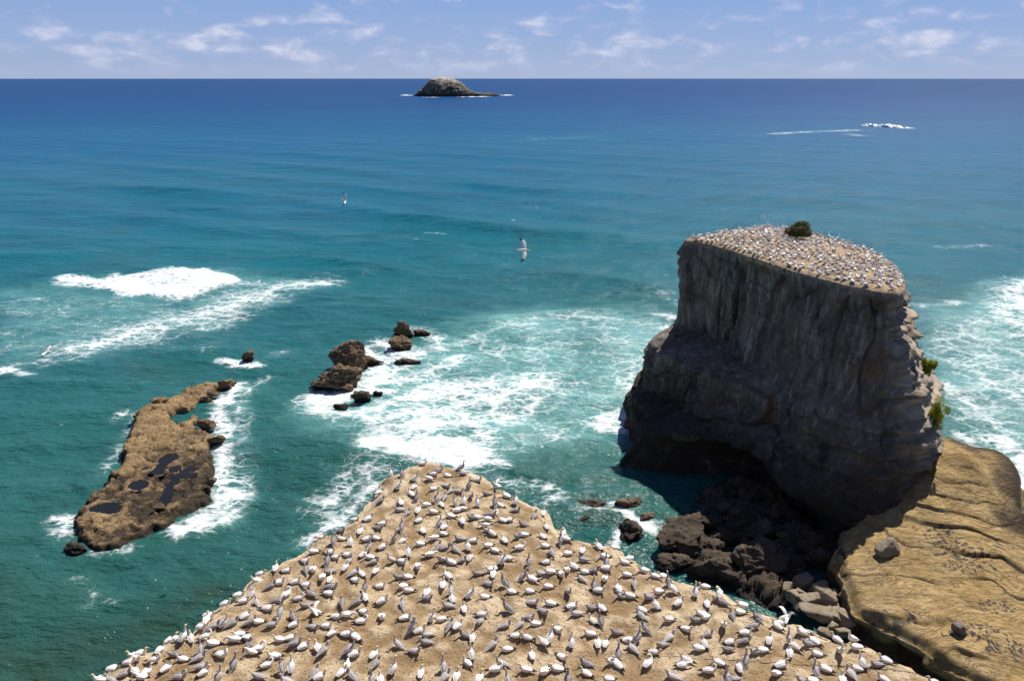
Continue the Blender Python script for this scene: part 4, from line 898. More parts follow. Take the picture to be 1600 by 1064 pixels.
# ------------------------------------------------------------------ far island
def build_island():
    base = on_z(695, 151, 0.0); Y = base[1]
    mpp = np.linalg.norm(base - [0, 0, CAM_Z]) / FOCAL
    prof_x = np.array([-52,-46,-38,-30,-22,-14,-6,4,14,22,28,36,46,56,66,78,86], float)
    prof_h = np.array([0,3,10,17,23,26.5,27.5,26,23.5,20,15,8,4.5,4.0,3.4,2.4,0], float)
    M, R = 220, 120
    xs = np.linspace(-54, 87, M); vs = np.linspace(-1, 1, R)
    Xg, Vg = np.meshgrid(xs, vs)
    H = np.interp(Xg, prof_x, prof_h)
    depth = 6 + H * 1.0
    Yg = Vg * depth
    cross = np.clip(1 - np.abs(Vg) ** 2.6, 0, 1) ** 0.75
    Z = H * cross
    nz = fbm(Xg * 0.09, Yg * 0.09, Z * 0.09, 5, 201) * 2.6 + ridged(Xg * 0.06, Yg * 0.05, Z * 0.1, 3, 202) * 1.2
    Z = Z + nz * sstep(0.5, 5, Z) - 1.0 * (Z < 0.2)
    Yg = Yg + 2.0 * fbm(Xg * 0.12, Z * 0.2, octaves=4, seed=203)
    V = np.stack([base[0] + Xg * mpp, base[1] + 24 * mpp + Yg * mpp, Z * mpp], -1).reshape(-1, 3)
    q = grid_faces(R, M, closed=False, flip=True)
    m = NT("island_rock")
    a = m.noise(0.035, 5, 0.62); b = m.noise(0.12, 5, 0.65); z = m.sepz()
    nz_ = m.sepz(m.geo.outputs["Normal"])
    col = m.mix(m.rng(a, 0.35, 0.65), (0.080, 0.068, 0.046), (0.190, 0.165, 0.100))
    hi = m.rng(z, 22, 44)
    col = m.mix(m.math('MULTIPLY', hi, m.rng(b, 0.3, 0.62)), col, (0.36, 0.31, 0.22))
    col = m.mix(m.math('MULTIPLY', m.rng(b, 0.54, 0.66), m.rng(z, 8, 16)), col, (0.62, 0.58, 0.54))
    col = m.mix(m.math('MULTIPLY', m.rng(z, 47, 55), 0.8), col, (0.60, 0.54, 0.47))
    col = m.mix(m.rng(z, 9, 4), col, (0.050, 0.036, 0.030))
    mat = m.done(col, 0.9, 0.2, m.bump(m.noise(0.15, 6, 0.7), 6.0, 0.9))
    tag(obj("island", raw_mesh("island", V, q.ravel(), np.full(len(q), 4), mat)), "distant domed rocky islet streaked white, just under the horizon", "island")
build_island()

# ------------------------------------------------------------------ sea
# strokes: pixel polyline, half width in metres, strength ; fields: pixel polygon, soft edge in metres, strength
STROKES = [
 ([(505,441),(440,449),(380,468)], 5.0, .74), ([(108,438),(150,441),(200,445),(250,448)], 2.6, 1.12), ([(250,452),(285,462),(320,452)], 2.6, 1.05), ([(400,462),(340,486),(280,502),(200,522)], 7.0, .76), ([(200,522),(140,537),(105,552)], 4.2, .80), ([(105,552),(70,565),(20,570)], 1.8, .62),
 ([(330,445),(420,447),(480,440)], 4.5, .60), ([(0,575),(12,582)], 1.6, .95), ([(30,585),(45,590)], .8, .7), ([(0,480),(60,492),(150,478)], 6.0, .40), ([(0,520),(40,540)], 5, .45), ([(150,470),(260,490)], 5.0, .42),
 ([(120,490),(30,500)], 4, .40),
 ([(560,545),(585,560),(600,575),(575,600)], 2.8, 1.0), ([(600,535),(640,553),(600,590)], 2.4, .92), ([(640,515),(680,525),(690,545)], 2.2, .72), ([(490,622),(530,622),(560,612),(600,610)], 2.2, 1.0),
 ([(500,640),(560,645),(620,625)], 2.6, .86), ([(560,600),(640,590),(720,560)], 3.2, .80), ([(590,650),(680,640),(760,620),(820,600)], 4.0, .84), ([(640,620),(700,600),(760,600)], 3.4, .90),
 ([(600,670),(680,660),(740,665),(760,690)], 3.0, .86), ([(600,692),(660,695),(700,700),(745,712)], 2.6, 1.2), ([(620,700),(690,712),(740,722)], 2.4, 1.2), ([(640,690),(710,690)], 2.5, 1.1),
 ([(800,590),(880,600),(940,590),(1000,600)], 3.4, .62), ([(760,640),(830,650),(860,680)], 2.2, .60), ([(840,500),(900,492),(960,496),(1040,508)], 2.4, .62), ([(700,540),(760,520),(840,505)], 2.6, .56),
 ([(940,655),(980,650),(1010,640)], 2.4, .98), ([(985,600),(1010,620),(1020,590)], 2.2, .85), ([(940,662),(985,668)], 1.6, .92), ([(1040,490),(1068,498)], 2.6, .92), ([(1030,462),(1060,470)], 2.5, .5),
 ([(372,598),(352,625),(338,650),(350,672)], 1.3, .95), ([(352,672),(345,700),(348,730)], 1.5, .98), ([(345,735),(355,765),(340,785)], 1.5, .98), ([(372,770),(360,800),(320,818),(290,822)], 1.5, .90), ([(355,790),(310,810)], 1.5, .86),
 ([(385,600),(372,640),(372,690),(378,760)], 1.6, .55), ([(420,585),(380,612)], 1.6, .55), ([(96,808),(100,830)], 1.3, .95), ([(120,852),(150,862),(200,855)], .8, .62), ([(185,700),(200,668),(215,650)], 1.2, .52), ([(160,735),(185,700)], 1.0, .50),
 ([(348,562),(372,568),(402,570)], 1.2, 1.05), ([(500,790),(540,760),(585,735)], 2.2, .66), ([(520,815),(560,785),(580,760)], 1.4, .72), ([(550,740),(590,720),(610,712)], 2.4, .62), ([(468,848),(500,825),(520,810)], .9, .66),
 ([(850,760),(875,775),(850,790)], 1.1, .66), ([(755,735),(790,755),(840,760)], 1.3, .60), ([(770,722),(790,732)], .9, .8), ([(960,790),(985,812),(1020,828)], .9, .88), ([(960,850),(968,838),(985,822)], .8, .85), ([(900,795),(945,800)], .9, .55),
 ([(180,655),(195,645)], .8, .6), ([(245,548),(300,540),(330,548)], 2.0, .40), ([(420,560),(450,545)], 1.4, .40),
 ([(1600,440),(1570,470),(1575,500),(1605,525)], 4.0, .78), ([(1590,455),(1625,500)], 5, .85), ([(1500,560),(1560,600),(1620,640)], 3.4, .66), ([(1480,600),(1540,650),(1600,690)], 2.6, .66), ([(1560,690),(1600,720),(1620,780)], 3.0, .86),
 ([(1500,655),(1545,690),(1570,720)], 1.8, .66), ([(1585,745),(1600,780)], 2.0, .92), ([(1440,475),(1500,468)], 2.2, .50), ([(1500,680),(1545,712)], 1.0, .70),
 ([(1210,209),(1270,206),(1340,204)], 9, .66), ([(1120,211),(1180,212)], 6, .50), ([(1225,215),(1260,216)], 5, .6), ([(1330,210),(1345,213)], 6, .6), ([(830,218),(920,214)], 8, .42),
  ([(665,361),(692,362)], .9, .50), ([(635,373),(655,378)], .9, .55), ([(1470,385),(1540,384)], 2.4, .50), ([(715,384),(726,386)], .5, .6), ([(120,905),(150,930)], .8, .55), ([(140,945),(175,938)], .7, .55),
]
FIELDS = [
 ([(100,437),(150,435),(215,431),(270,427),(330,427),(365,431),(380,440),(330,455),(290,468),(262,463),(225,459),(195,459),(160,452),(130,447)], 3.4, 0.98),
 ([(690,535),(800,498),(960,491),(1062,512),(1066,560),(1030,600),(1010,645),(930,650),(880,690),(760,715),(600,705),(500,655),(470,630),(560,600),(620,580)], 5.0, .43),
 ([(590,640),(700,590),(840,575),(880,610),(830,660),(740,690),(620,690)], 4.0, .62),
 ([(1440,540),(1480,500),(1540,470),(1620,425),(1720,450),(1720,800),(1600,790),(1560,720),(1500,680),(1475,610)], 5.0, .48),
 ([(0,455),(110,450),(230,470),(330,480),(200,520),(60,540),(0,530)], 8.0, .34),
 ([(560,700),(600,712),(585,745),(540,775),(490,800),(440,850),(480,790),(520,740)], 2.0, .44),
]
AERATE = [([(780,480),(960,475),(1066,500),(1066,560),(1000,665),(860,690),(760,720),(560,700),(480,640),(600,560)], 10, .80), ([(1440,480),(1640,420),(1720,800),(1560,720),(1470,620)], 10, .65),
          ([(90,440),(370,425),(520,440),(300,515),(80,570),(0,560),(0,450)], 9, .45), ([(380,590),(400,700),(385,800),(290,835),(320,760),(335,680)], 3, .35), ([(900,640),(1010,640),(990,690),(930,700)], 4, .35),
          ([(820,505),(900,488),(1000,492),(1066,505),(1066,525),(900,515)], 3, .50)]
OLIVE = [([(-100,860),(40,930),(200,950),(345,920),(300,1010),(60,1100),(-300,1100)], 8, .95), ([(560,690),(640,700),(560,760),(470,800),(400,790),(470,720)], 5, .22), ([(900,775),(990,790),(985,830),(900,815)], 2.0, .75), ([(180,560),(330,570),(300,600),(180,590)], 5, .30),
         ([(760,500),(980,530),(1030,570),(930,580)], 6, .25), ([(1440,460),(1540,450),(1500,500)], 6, .25)]
def build_sea():
    az = np.concatenate([np.linspace(-180, -60, 26)[:-1], np.linspace(-60, -40, 40)[:-1], np.linspace(-40, 40, 620), np.linspace(40, 60, 40)[1:], np.linspace(60, 180, 26)[1:-1]])
    az = np.radians(az)
    dep = np.concatenate([np.linspace(62, 42, 14)[:-1], np.linspace(42, 36, 30)[:-1], np.linspace(36, 1.2, 400)[:-1], np.geomspace(1.2, 0.05, 40)])
    r = CAM_Z / np.tan(np.radians(dep)); r = np.concatenate([[0.5, 15.0], r])
    Rr, Aa = np.meshgrid(r, az, indexing='ij')
    X, Y = Rr * np.sin(Aa), Rr * np.cos(Aa)
    dr = np.gradient(r)[:, None] * np.ones_like(Aa)
    Z = np.zeros_like(X)
    g = np.random.default_rng(5)
    warpx = 9 * fbm(X * 0.012, Y * 0.012, octaves=2, seed=301); 
    def wave(lam, amp, ang, sharp=1.0, ph=0.0):
        k = 2 * math.pi / lam; ca, sa = math.cos(ang), math.sin(ang)
        phase = k * (X * ca + Y * sa + warpx * (0.5 if lam > 20 else 0.2)) + ph
        env = 0.55 + 0.45 * vnoise(X / (lam * 2.4) + ph, Y / (lam * 1.6), seed=int(lam * 10))
        w = sstep(1.5, 4.0, lam / dr) * env * amp / (1 + (Rr / 800.0) ** 2)
        s_ = (np.sin(phase) * 0.5 + 0.5) ** sharp
        return w * (s_ * 2 - 1)
    for lam, amp, ang, sh in ((58, .95, 1.02, 2.2), (37, .45, 1.18, 1.7), (23, .24, .88, 1.4), (13, .15, 1.45, 1.2), (9, .10, 1.05, 1.2), (6.4, .075, 1.6, 1.1), (4.6, .055, 1.9, 1.0), (3.4, .04, 1.25, 1.0), (2.6, .03, 0.8, 1.0), (2.1, .024, 2.3, 1.0)):
        Z += wave(lam, amp, ang, sh, g.uniform(0, 6.28))
    Z += 0.16 * fbm(X * 0.35, Y * 0.5, octaves=3, seed=305) * sstep(1.5, 4, 3.0 / dr)
    F = np.zeros_like(X)
    for pts, wd, st in STROKES:
        P = wz(pts); lo, hi = P.min(0) - 3 * wd, P.max(0) + 3 * wd
        m = (X > lo[0]) & (X < hi[0]) & (Y > lo[1]) & (Y < hi[1])
        if not m.any(): continue
        d = dist_line(X[m], Y[m], P, False) + wd * 0.5 * fbm(X[m] * 0.25, Y[m] * 0.25, octaves=3, seed=311)
        F[m] = np.maximum(F[m], 0.97 * st * np.clip(1 - np.clip(d, 0, None) / (2.4 * wd), 0, 1) ** 0.8)
    def fields(lst, seed):
        out = np.zeros_like(X)
        for pts, soft, st in lst:
            P = wz(pts); lo, hi = P.min(0) - 2 * soft, P.max(0) + 2 * soft
            m = (X > lo[0]) & (X < hi[0]) & (Y > lo[1]) & (Y < hi[1])
            if not m.any(): continue
            sd = dist_line(X[m], Y[m], P) * np.where(inside_poly(X[m], Y[m], P), 1, -1) + soft * 0.6 * fbm(X[m] * 0.12, Y[m] * 0.12, octaves=3, seed=seed) + 1.1 * fbm(X[m] * 0.45, Y[m] * 0.45, octaves=3, seed=seed + 1)
            out[m] = np.maximum(out[m], st * sstep(-0.7 * soft, 0.7 * soft, sd))
        return out
    FF = fields(FIELDS, 312)
    F = np.maximum(F, FF)
    aer = np.clip(fields(AERATE, 313) + 0.25 * np.clip(F, 0, 1), 0, 1); oli = fields(OLIVE, 314)
    oli *= 0.55 + 0.45 * fbm(X * 0.1, Y * 0.1, octaves=3, seed=315)
    near = Rr < 400
    brk = np.clip(FF - 0.7, 0, 1) * 1.6
    Z = Z + np.where(near, 0.15 * np.clip(F, 0, 1) * (0.6 + 0.8 * fbm(X * 0.6, Y * 0.6, octaves=3, seed=316)), 0) + np.where(near, brk * (1.0 + 0.5 * fbm(X * 0.5, Y * 0.5, octaves=3, seed=317)), 0)
    lift = wz([(60,440),(130,432),(215,427),(300,423),(370,425),(450,428),(560,424)])
    m = (Rr < 330) & (Y > 120) & (X < 0)
    dl = dist_line(X[m], Y[m], lift, False); Z[m] += 1.3 * np.exp(-(dl / 4.5) ** 2)
    for pts, h, wd in (([(470,317),(600,335),(720,350),(830,361),(960,367)], 1.5, 6.5), ([(540,363),(640,377),(740,391),(860,402)], 1.4, 5.0), ([(380,404),(480,402),(560,411),(640,420)], 1.1, 4.5), ([(-40,402),(60,398),(160,396)], 1.0, 5.0),
                       ([(860,430),(960,441),(1062,456)], 1.2, 4.5), ([(230,322),(330,326),(430,338)], 1.1, 6.5), ([(0,575),(60,592),(150,600)], .9, 3.0), ([(200,545),(290,552),(370,548)], .7, 2.6), ([(700,285),(830,296),(960,302)], 1.2, 8.0),
                       ([(100,290),(260,296),(400,305)], 1.2, 8.0), ([(1090,300),(1250,312),(1400,325)], 1.3, 8.0), ([(1430,345),(1520,352),(1620,360)], 1.2, 6.0), ([(420,520),(480,528),(500,540)], .5, 2.2), ([(770,725),(850,745),(930,750)], .45, 1.8), ([(380,690),(440,700),(520,690)], .4, 2.2)):
        P = wz(pts); mm = (np.abs(X - P[:, 0].mean()) < np.ptp(P[:, 0]) * .5 + 40) & (np.abs(Y - P[:, 1].mean()) < np.ptp(P[:, 1]) * .5 + 40)
        xx, yy = X[mm], Y[mm]; wob = wd * 0.7 * fbm(xx * 0.05, yy * 0.05, octaves=3, seed=320)
        dl = dist_line(xx, yy + wob, P, False)
        along = np.clip((xx - P[:, 0].min()) / (np.ptp(P[:, 0]) + 1e-6), 0, 1)
        Z[mm] += h * np.exp(-(dl / wd) ** 2) * np.sin(np.pi * np.clip(along, .03, .97)) ** .6
    # the green crest that rolls in between the surf rocks and the stack
    crest = wz([(770,505),(840,490),(930,484),(1000,490),(1060,500)])
    m = (Rr < 260) & (Y > 90) & (X > -30) & (X < 60)
    d = dist_line(X[m], Y[m], crest, False)
    Z[m] += 1.0 * np.exp(-(d / 3.0) ** 2)
    deep = np.interp(np.log(np.maximum(Rr, 10)), np.log([10, 60, 110, 170, 260, 420, 800, 1600, 4000]), [0.0, .02, .12, .26, .38, .50, .64, .82, 1.0])
    deep = np.clip(deep + 0.06 * fbm(X * 0.004, Y * 0.012, octaves=3, seed=318), 0, 1)
    Z[:2] = -0.5
    V = np.stack([X, Y, Z], -1).reshape(-1, 3)
    q = grid_faces(len(r), len(az), closed=True, flip=False)
    # orientation: radius grows outward, azimuth clockwise -> flip so that normals point up
    a, b, c_ = V[q[5000, 0]], V[q[5000, 1]], V[q[5000, 2]]
    if np.cross(b - a, c_ - a)[2] < 0: q = q[:, ::-1]
    me = raw_mesh("sea", V, q.ravel(), np.full(len(q), 4), M_SEA, True, {"foam": F.ravel(), "aerated": aer.ravel(), "olive": oli.ravel(), "deep": deep.ravel()})
    tag(obj("sea", me), kind="structure")
build_sea()

def surf_mounds():
    V, Q, k0 = [], [], 0
    for pts, wd, hi in (([(1343,196.5),(1365,197.5),(1395,199.5),(1430,201)], 42, 4.2), ([(1300,205),(1335,203.5)], 10, .5), ([(1240,207),(1275,206)], 9, .5), ([(1212,210),(1235,209)], 8, .5),
                        ([(625,149.6),(646,149.6)], 30, 3.0), ([(772,149.8),(803,149.4)], 26, 3.0), ([(714,152.2),(770,151.4)], 16, 2.4), ([(655,152.6),(690,152.8)], 10, 1.2)):
        P = wz(pts); n, mm = 90, 9
        t = np.linspace(0, len(P) - 1, n); C = np.stack([np.interp(t, np.arange(len(P)), P[:, j]) for j in (0, 1)], 1)
        u = np.linspace(0, 1, n); taper = np.sin(np.pi * np.clip(u, .02, .98)) ** .5 * (.65 + .6 * fbm(u * 14 + pts[0][0], u * 0, octaves=4, seed=330))
        for j in range(mm):
            a = j / (mm - 1) * 2 - 1
            z = hi * taper * (1 - a * a) * (.8 + .5 * vnoise(u * 40, u * 0 + j, seed=331)) - .25
            V.append(np.stack([C[:, 0] + 2 * fbm(u * 30, u * 0 + j, octaves=2, seed=332), C[:, 1] + a * wd * .5 * taper, z], 1))
        Q.append(grid_faces(mm, n, k0, closed=False, flip=True)); k0 += mm * n
    m = NT("surf_foam"); mat = m.done(m.mix(m.noise(0.25, 5, .7), (0.70, 0.76, 0.79), (0.86, 0.88, 0.88)), .8, .2, m.bump(m.noise(0.4, 5, .7), 1.0, .8))
    Q = np.vstack(Q)
    tag(obj("surf", raw_mesh("surf", np.vstack(V), Q[:, ::-1].ravel(), np.full(len(Q), 4), mat)), "white surf breaking far out by the islet and over a distant shoal", "surf", None, "stuff")
surf_mounds()

# ------------------------------------------------------------------ plants on the stack
def leaf_clump(name, mat, radii, n, leaf, seed, dome=True):
    r = np.random.default_rng(seed); V, Fc = [], []
    lumps = [(r.normal(size=3) * 0.46, r.uniform(.28, .62)) for _ in range(17)]
    for i in range(n):
        c, s = lumps[r.integers(len(lumps))]
        u = r.normal(size=3); u /= np.linalg.norm(u); p = c + u * s * r.uniform(.75, 1.05)
        if dome and p[2] < -0.25: p[2] = -0.25 + r.uniform(0, .3)
        p = p * radii
        a = r.normal(size=3); a /= np.linalg.norm(a); b = np.cross(a, u + r.normal(size=3) * .5); b /= np.linalg.norm(b) + 1e-9
        L, W = leaf * r.uniform(.6, 1.4), leaf * r.uniform(.3, .55)
        k = len(V); V += [p, p + a * L * .5 + b * W, p + a * L, p + a * L * .5 - b * W]; Fc.append((k, k + 1, k + 2, k + 3))
    return raw_mesh(name, np.array(V), np.array(Fc).ravel(), np.full(len(Fc), 4), mat, False)
M_BUSH = mat_leaf("dark_bush_leaves", (0.045, 0.056, 0.018), (0.150, 0.145, 0.048))
M_MAT = mat_leaf("yellow_green_succulent", (0.190, 0.250, 0.020), (0.420, 0.430, 0.045), 0.5)
M_STEM = mat_plain("bark", (0.09, 0.065, 0.045), 0.9, 0.3)
def tapered(name, a, b, r0, r1, mat, seg=8):
    a, b = np.array(a, float), np.array(b, float); d = (b - a) / np.linalg.norm(b - a)
    s = np.cross(d, [0.3, 1, 0.2]); s /= np.linalg.norm(s); t = np.cross(d, s); ang = np.linspace(0, 2 * math.pi, seg, endpoint=False)
    V = np.vstack([p + r * (np.cos(ang)[:, None] * s + np.sin(ang)[:, None] * t) for p, r in ((a, r0), ((a + b) / 2 + s * r0 * .6, (r0 + r1) / 2), (b, r1))])
    q = grid_faces(3, seg)
    return raw_mesh(name, V, q.ravel(), np.full(len(q), 4), mat)
bp = on_z(1254, 376, STACK_Z + .5)
bush = obj("bush", None); bush.location = (bp[0], bp[1] + 1.4, STACK_Z + 0.55)
tag(bush, "dark green rounded bush growing on top of the sea stack", "bush")
f = obj("foliage", leaf_clump("foliage", M_BUSH, np.array([1.75, 1.55, 1.35]), 9000, .22, 401), bush); f.location = (0, 0, .85)
for k in range(4):
    a = k * 1.6 + .4; obj("stem", tapered("stem", (0.1 * math.cos(a), .1 * math.sin(a), -.3), (1.0 * math.cos(a), .9 * math.sin(a), 1.0), .09, .03, M_STEM), bush)
def stack_point(px, py):
    W = STACK_WALL.reshape(-1, 3); x, y, w = project(W)
    c = np.hypot(x - px, y - py); ok = c < 6
    if not ok.any(): return W[np.argmin(c)]
    ii = np.where(ok)[0]; return W[ii[np.argmin(w[ii])]]
for (px, py, rad, lab, sd) in ((1446, 568, (.8, .9, 1.25), "small olive-green plant mat high on the stack's sunny right edge", 402), (1459, 650, (1.1, 1.1, 1.9), "bright yellow-green plant mat hanging lower on the stack's right edge", 403)):
    p = stack_point(px, py)
    pl = obj("cliff_plant", None); pl.location = (p[0] + .7, p[1] + .3, p[2] + .2); tag(pl, lab, "plant")
    obj("foliage", leaf_clump("foliage", M_MAT, np.array(rad) * .8, 5000, .13, sd, False), pl)
    obj("stem", tapered("stem", (-.9, .3, .1), (.2, 0, .2), .08, .04, M_STEM), pl)

# ------------------------------------------------------------------ gannets
WHITE, BUFF, BLACK, GREYB, BILL, DKHEAD = range(6)
BIRD_MATS = [M_WHITE, M_BUFF, M_BLACK, M_GREY, M_BILL, M_DARKHEAD]
def tube(sec, seg, sub, side0=(0, 1.0, 0)):
    """sec: list of (x, y, z, half width, half height, material)"""
    P = np.array([s[:5] for s in sec], float); mt = [s[5] for s in sec]
    if sub > 1:
        n = len(P); t = np.linspace(0, n - 1, (n - 1) * sub + 1); Q = []
        for x in t:
            i = min(int(x), n - 2); f = x - i
            a, b, c, d = P[max(i - 1, 0)], P[i], P[i + 1], P[min(i + 2, n - 1)]
            Q.append(.5 * ((2 * b) + (c - a) * f + (2 * a - 5 * b + 4 * c - d) * f * f + (3 * b - a - 3 * c + d) * f ** 3))
        P = np.array(Q); P[:, 3:] = np.maximum(P[:, 3:], .003); mt = [mt[min(int(x + 1e-6), n - 2)] for x in t]
    V = []; ang = np.linspace(0, 2 * math.pi, seg, endpoint=False)
    side = np.array(side0, float)
    for i in range(len(P)):
        tg = P[min(i + 1, len(P) - 1), :3] - P[max(i - 1, 0), :3]; tg /= np.linalg.norm(tg) + 1e-9
        side = side - tg * side.dot(tg); side /= np.linalg.norm(side) + 1e-9
        up = np.cross(tg, side)
        V.append(P[i, :3] + np.cos(ang)[:, None] * side * P[i, 3] + np.sin(ang)[:, None] * up * P[i, 4])
    n = len(V); V = np.vstack(V)
    q = grid_faces(n, seg).tolist(); m = []
    for i in range(n - 1): m += [mt[i]] * seg
    return V, [list(x)[::-1] for x in q], m
def join(parts):
    V, Fc, Mi, k = [], [], [], 0
    for v, f, m in parts:
        V.append(v); Fc += [[i + k for i in x] for x in f]; Mi += m; k += len(v)
    return np.vstack(V), Fc, Mi
def bird_parts(pose, grey, hi=True):
    B = GREYB if grey else WHITE; H = DKHEAD if grey else BUFF; TIP = GREYB if grey else BLACK
    seg, sub = (10, 2) if hi else (6, 1)
    L = []
    tilt = {'s': 0.10, 'p': 0.10, 'h': -0.05, 't': 0.46, 'w': 0.30}[pose]; lift = {'s': .15, 'p': .17, 'h': .20, 't': .27, 'w': .24}[pose]
    ct, st = math.cos(tilt), math.sin(tilt)
    def R(x, y, z): return (x * ct - z * st, y, x * st + z * ct + lift)
    def S(x, y, z, w, h, m): return (*R(x, y, z), w, h, m)
    body = [S(-.47, 0, -.015, .012, .008, TIP), S(-.40, 0, -.01, .035, .018, TIP), S(-.30, 0, 0, .06, .045, B), S(-.19, 0, .005, .112, .098, B), S(-.04, 0, .0, .148, .135, B), S(.10, 0, .005, .145, .134, B), S(.20, 0, .03, .105, .105, B)]
    e = np.array(R(.24, 0, .07)); N = lambda dx, dy, dz, r, m, r2=None: (e[0] + dx, e[1] + dy, e[2] + dz, r, r2 or r, m)
    if pose == 's':
        neck = [N(.02, 0, .05, .062, B), N(.035, 0, .11, .05, H), N(.055, 0, .155, .050, H), N(.10, 0, .165, .044, H), N(.14, 0, .155, .024, BILL), N(.235, 0, .13, .004, BILL)]
    elif pose == 't':
        neck = [N(.03, 0, .08, .055, B), N(.035, 0, .18, .044, B), N(.04, 0, .27, .044, H), N(.075, 0, .315, .048, H), N(.115, 0, .315, .040, H), N(.15, 0, .31, .022, BILL), N(.25, 0, .30, .004, BILL)]
    elif pose == 'p':
        neck = [N(.05, .03, .06, .055, B), N(.06, .09, .13, .044, B), N(.0, .15, .16, .044, H), N(-.07, .15, .12, .046, H), N(-.11, .13, .07, .038, H), N(-.13, .11, .04, .02, BILL), N(-.17, .07, -.02, .004, BILL)]
    elif pose == 'h':
        neck = [N(.09, 0, .03, .055, B), N(.17, .01, .0, .043, B), N(.23, .02, -.06, .043, H), N(.27, .02, -.11, .044, H), N(.29, .02, -.15, .022, BILL), N(.33, .02, -.22, .004, BILL)]
    else:
        neck = [N(.05, 0, .06, .055, B), N(.09, 0, .15, .043, B), N(.13, 0, .20, .046, H), N(.18, 0, .20, .038, H), N(.21, 0, .19, .02, BILL), N(.30, 0, .18, .004, BILL)]
    L.append(tube(body + neck, seg, sub))
    for sd in (1, -1):
        if pose == 'w':
            w = [S(.12, sd * .08, .07, .05, .03, B), S(.10, sd * .26, .20, .09, .02, B), S(.04, sd * .46, .26, .085, .015, B), S(-.06, sd * .62, .22, .06, .01, TIP), S(-.20, sd * .74, .14, .006, .004, TIP)]
        else:
            w = [S(.15, sd * .104, .03, .022, .05, B), S(.08, sd * .134, .035, .034, .09, B), S(-.06, sd * .132, .03, .034, .088, B), S(-.20, sd * .095, .025, .03, .058, B), S(-.30, sd * .058, .02, .026, .038, TIP), S(-.43, sd * .030, .014, .018, .020, TIP), S(-.56, sd * .014, .0, .003, .003, TIP)]
        L.append(tube(w, max(6, seg - 2), 1 if not hi else 2, (1.0, 0, 0) if pose == 'w' else (0, 1.0, 0)))
        if pose in 'twh':
            x0 = -.02 if pose != 't' else -.06
            L.append(tube([(x0, sd * .06, .20, .018, .018, BLACK), (x0 + .01, sd * .06, .03, .014, .014, BLACK), (x0 + .09, sd * .065, .008, .045, .008, BLACK)], 5, 1))
    return join(L)
def bird_mesh(name, pose, grey, hi=True):
    V, Fc, Mi = bird_parts(pose, grey, hi)
    return raw_mesh(name, V, np.array(Fc).ravel(), np.full(len(Fc), 4), BIRD_MATS, True, None, Mi)
BIRD = {(k, p): bird_mesh("young_gannet" if k == 'G' else "gannet", p, k == 'G') for k in 'WG' for p in 'sptwh'}
ORD = ["", "second", "third", "fourth", "fifth", "sixth", "seventh", "eighth", "ninth", "tenth", "eleventh", "twelfth"]
FACE = {'R': "right", 'L': "left", 'U': "seaward", 'D': "the viewer", 'UR': "seaward right", 'UL': "seaward left", 'DR': "the viewer's right", 'DL': "the viewer's left"}
POSE = {'s': "sitting", 't': "upright", 'p': "preening", 'h': "stooping", 'w': "wing-raising"}
def zone(px, py):
    if py < 790: return "at the headland's tip"
    row = "far rows" if py < 860 else "middle rows" if py < 930 else "near rows" if py < 1000 else "front rows"
    left = np.interp(py, [790, 860, 930, 1000, 1064], [565, 470, 360, 255, 130]); right = np.interp(py, [790, 860, 930, 1000, 1064], [850, 980, 1145, 1355, 1480])
    f = (px - left) / (right - left)
    return "in " + row + (" by left cliff" if f < .2 else " left of centre" if f < .45 else " right of centre" if f < .72 else " by right cliff")
combos = {}
for b in birds:
    b['zone'] = zone(b['px'], b['py']); combos.setdefault((b['kind'], b['pose'], b['hd'], b['zone']), []).append(b)
for key, lst in combos.items():
    lst.sort(key=lambda b: b['px'])
    for i, b in enumerate(lst):
        b['ord'] = "" if len(lst) == 1 else ("leftmost " if i == 0 else (ORD[i] + "-from-left ") if i < len(lst) - 1 else "rightmost ")
hz = head_height(np.array([b['x'] for b in birds]), np.array([b['y'] for b in birds]))
for b, z in zip(birds, hz):
    o = obj("gannet" if b['kind'] == 'W' else "young_gannet", BIRD[(b['kind'], b['pose'])])
    o.location = (b['x'], b['y'], z - 0.02)
    o.rotation_euler = (rng.normal(0, .05), rng.normal(0, .05), math.radians(HEADING[b['hd']] + rng.normal(0, 16)))
    s = rng.uniform(.82, .98); o.scale = (s, s * rng.uniform(.95, 1.08), s)
    pose = POSE[b['pose']]; col = "white" if b['kind'] == 'W' else "grey"
    lab = f"{b['ord']}{col} {pose} gannet facing {FACE[b['hd']]}, {b['zone']}"
    tag(o, lab, "gannet" if b['kind'] == 'W' else "young gannet", "white gannets on the headland" if b['kind'] == 'W' else "grey gannets on the headland")

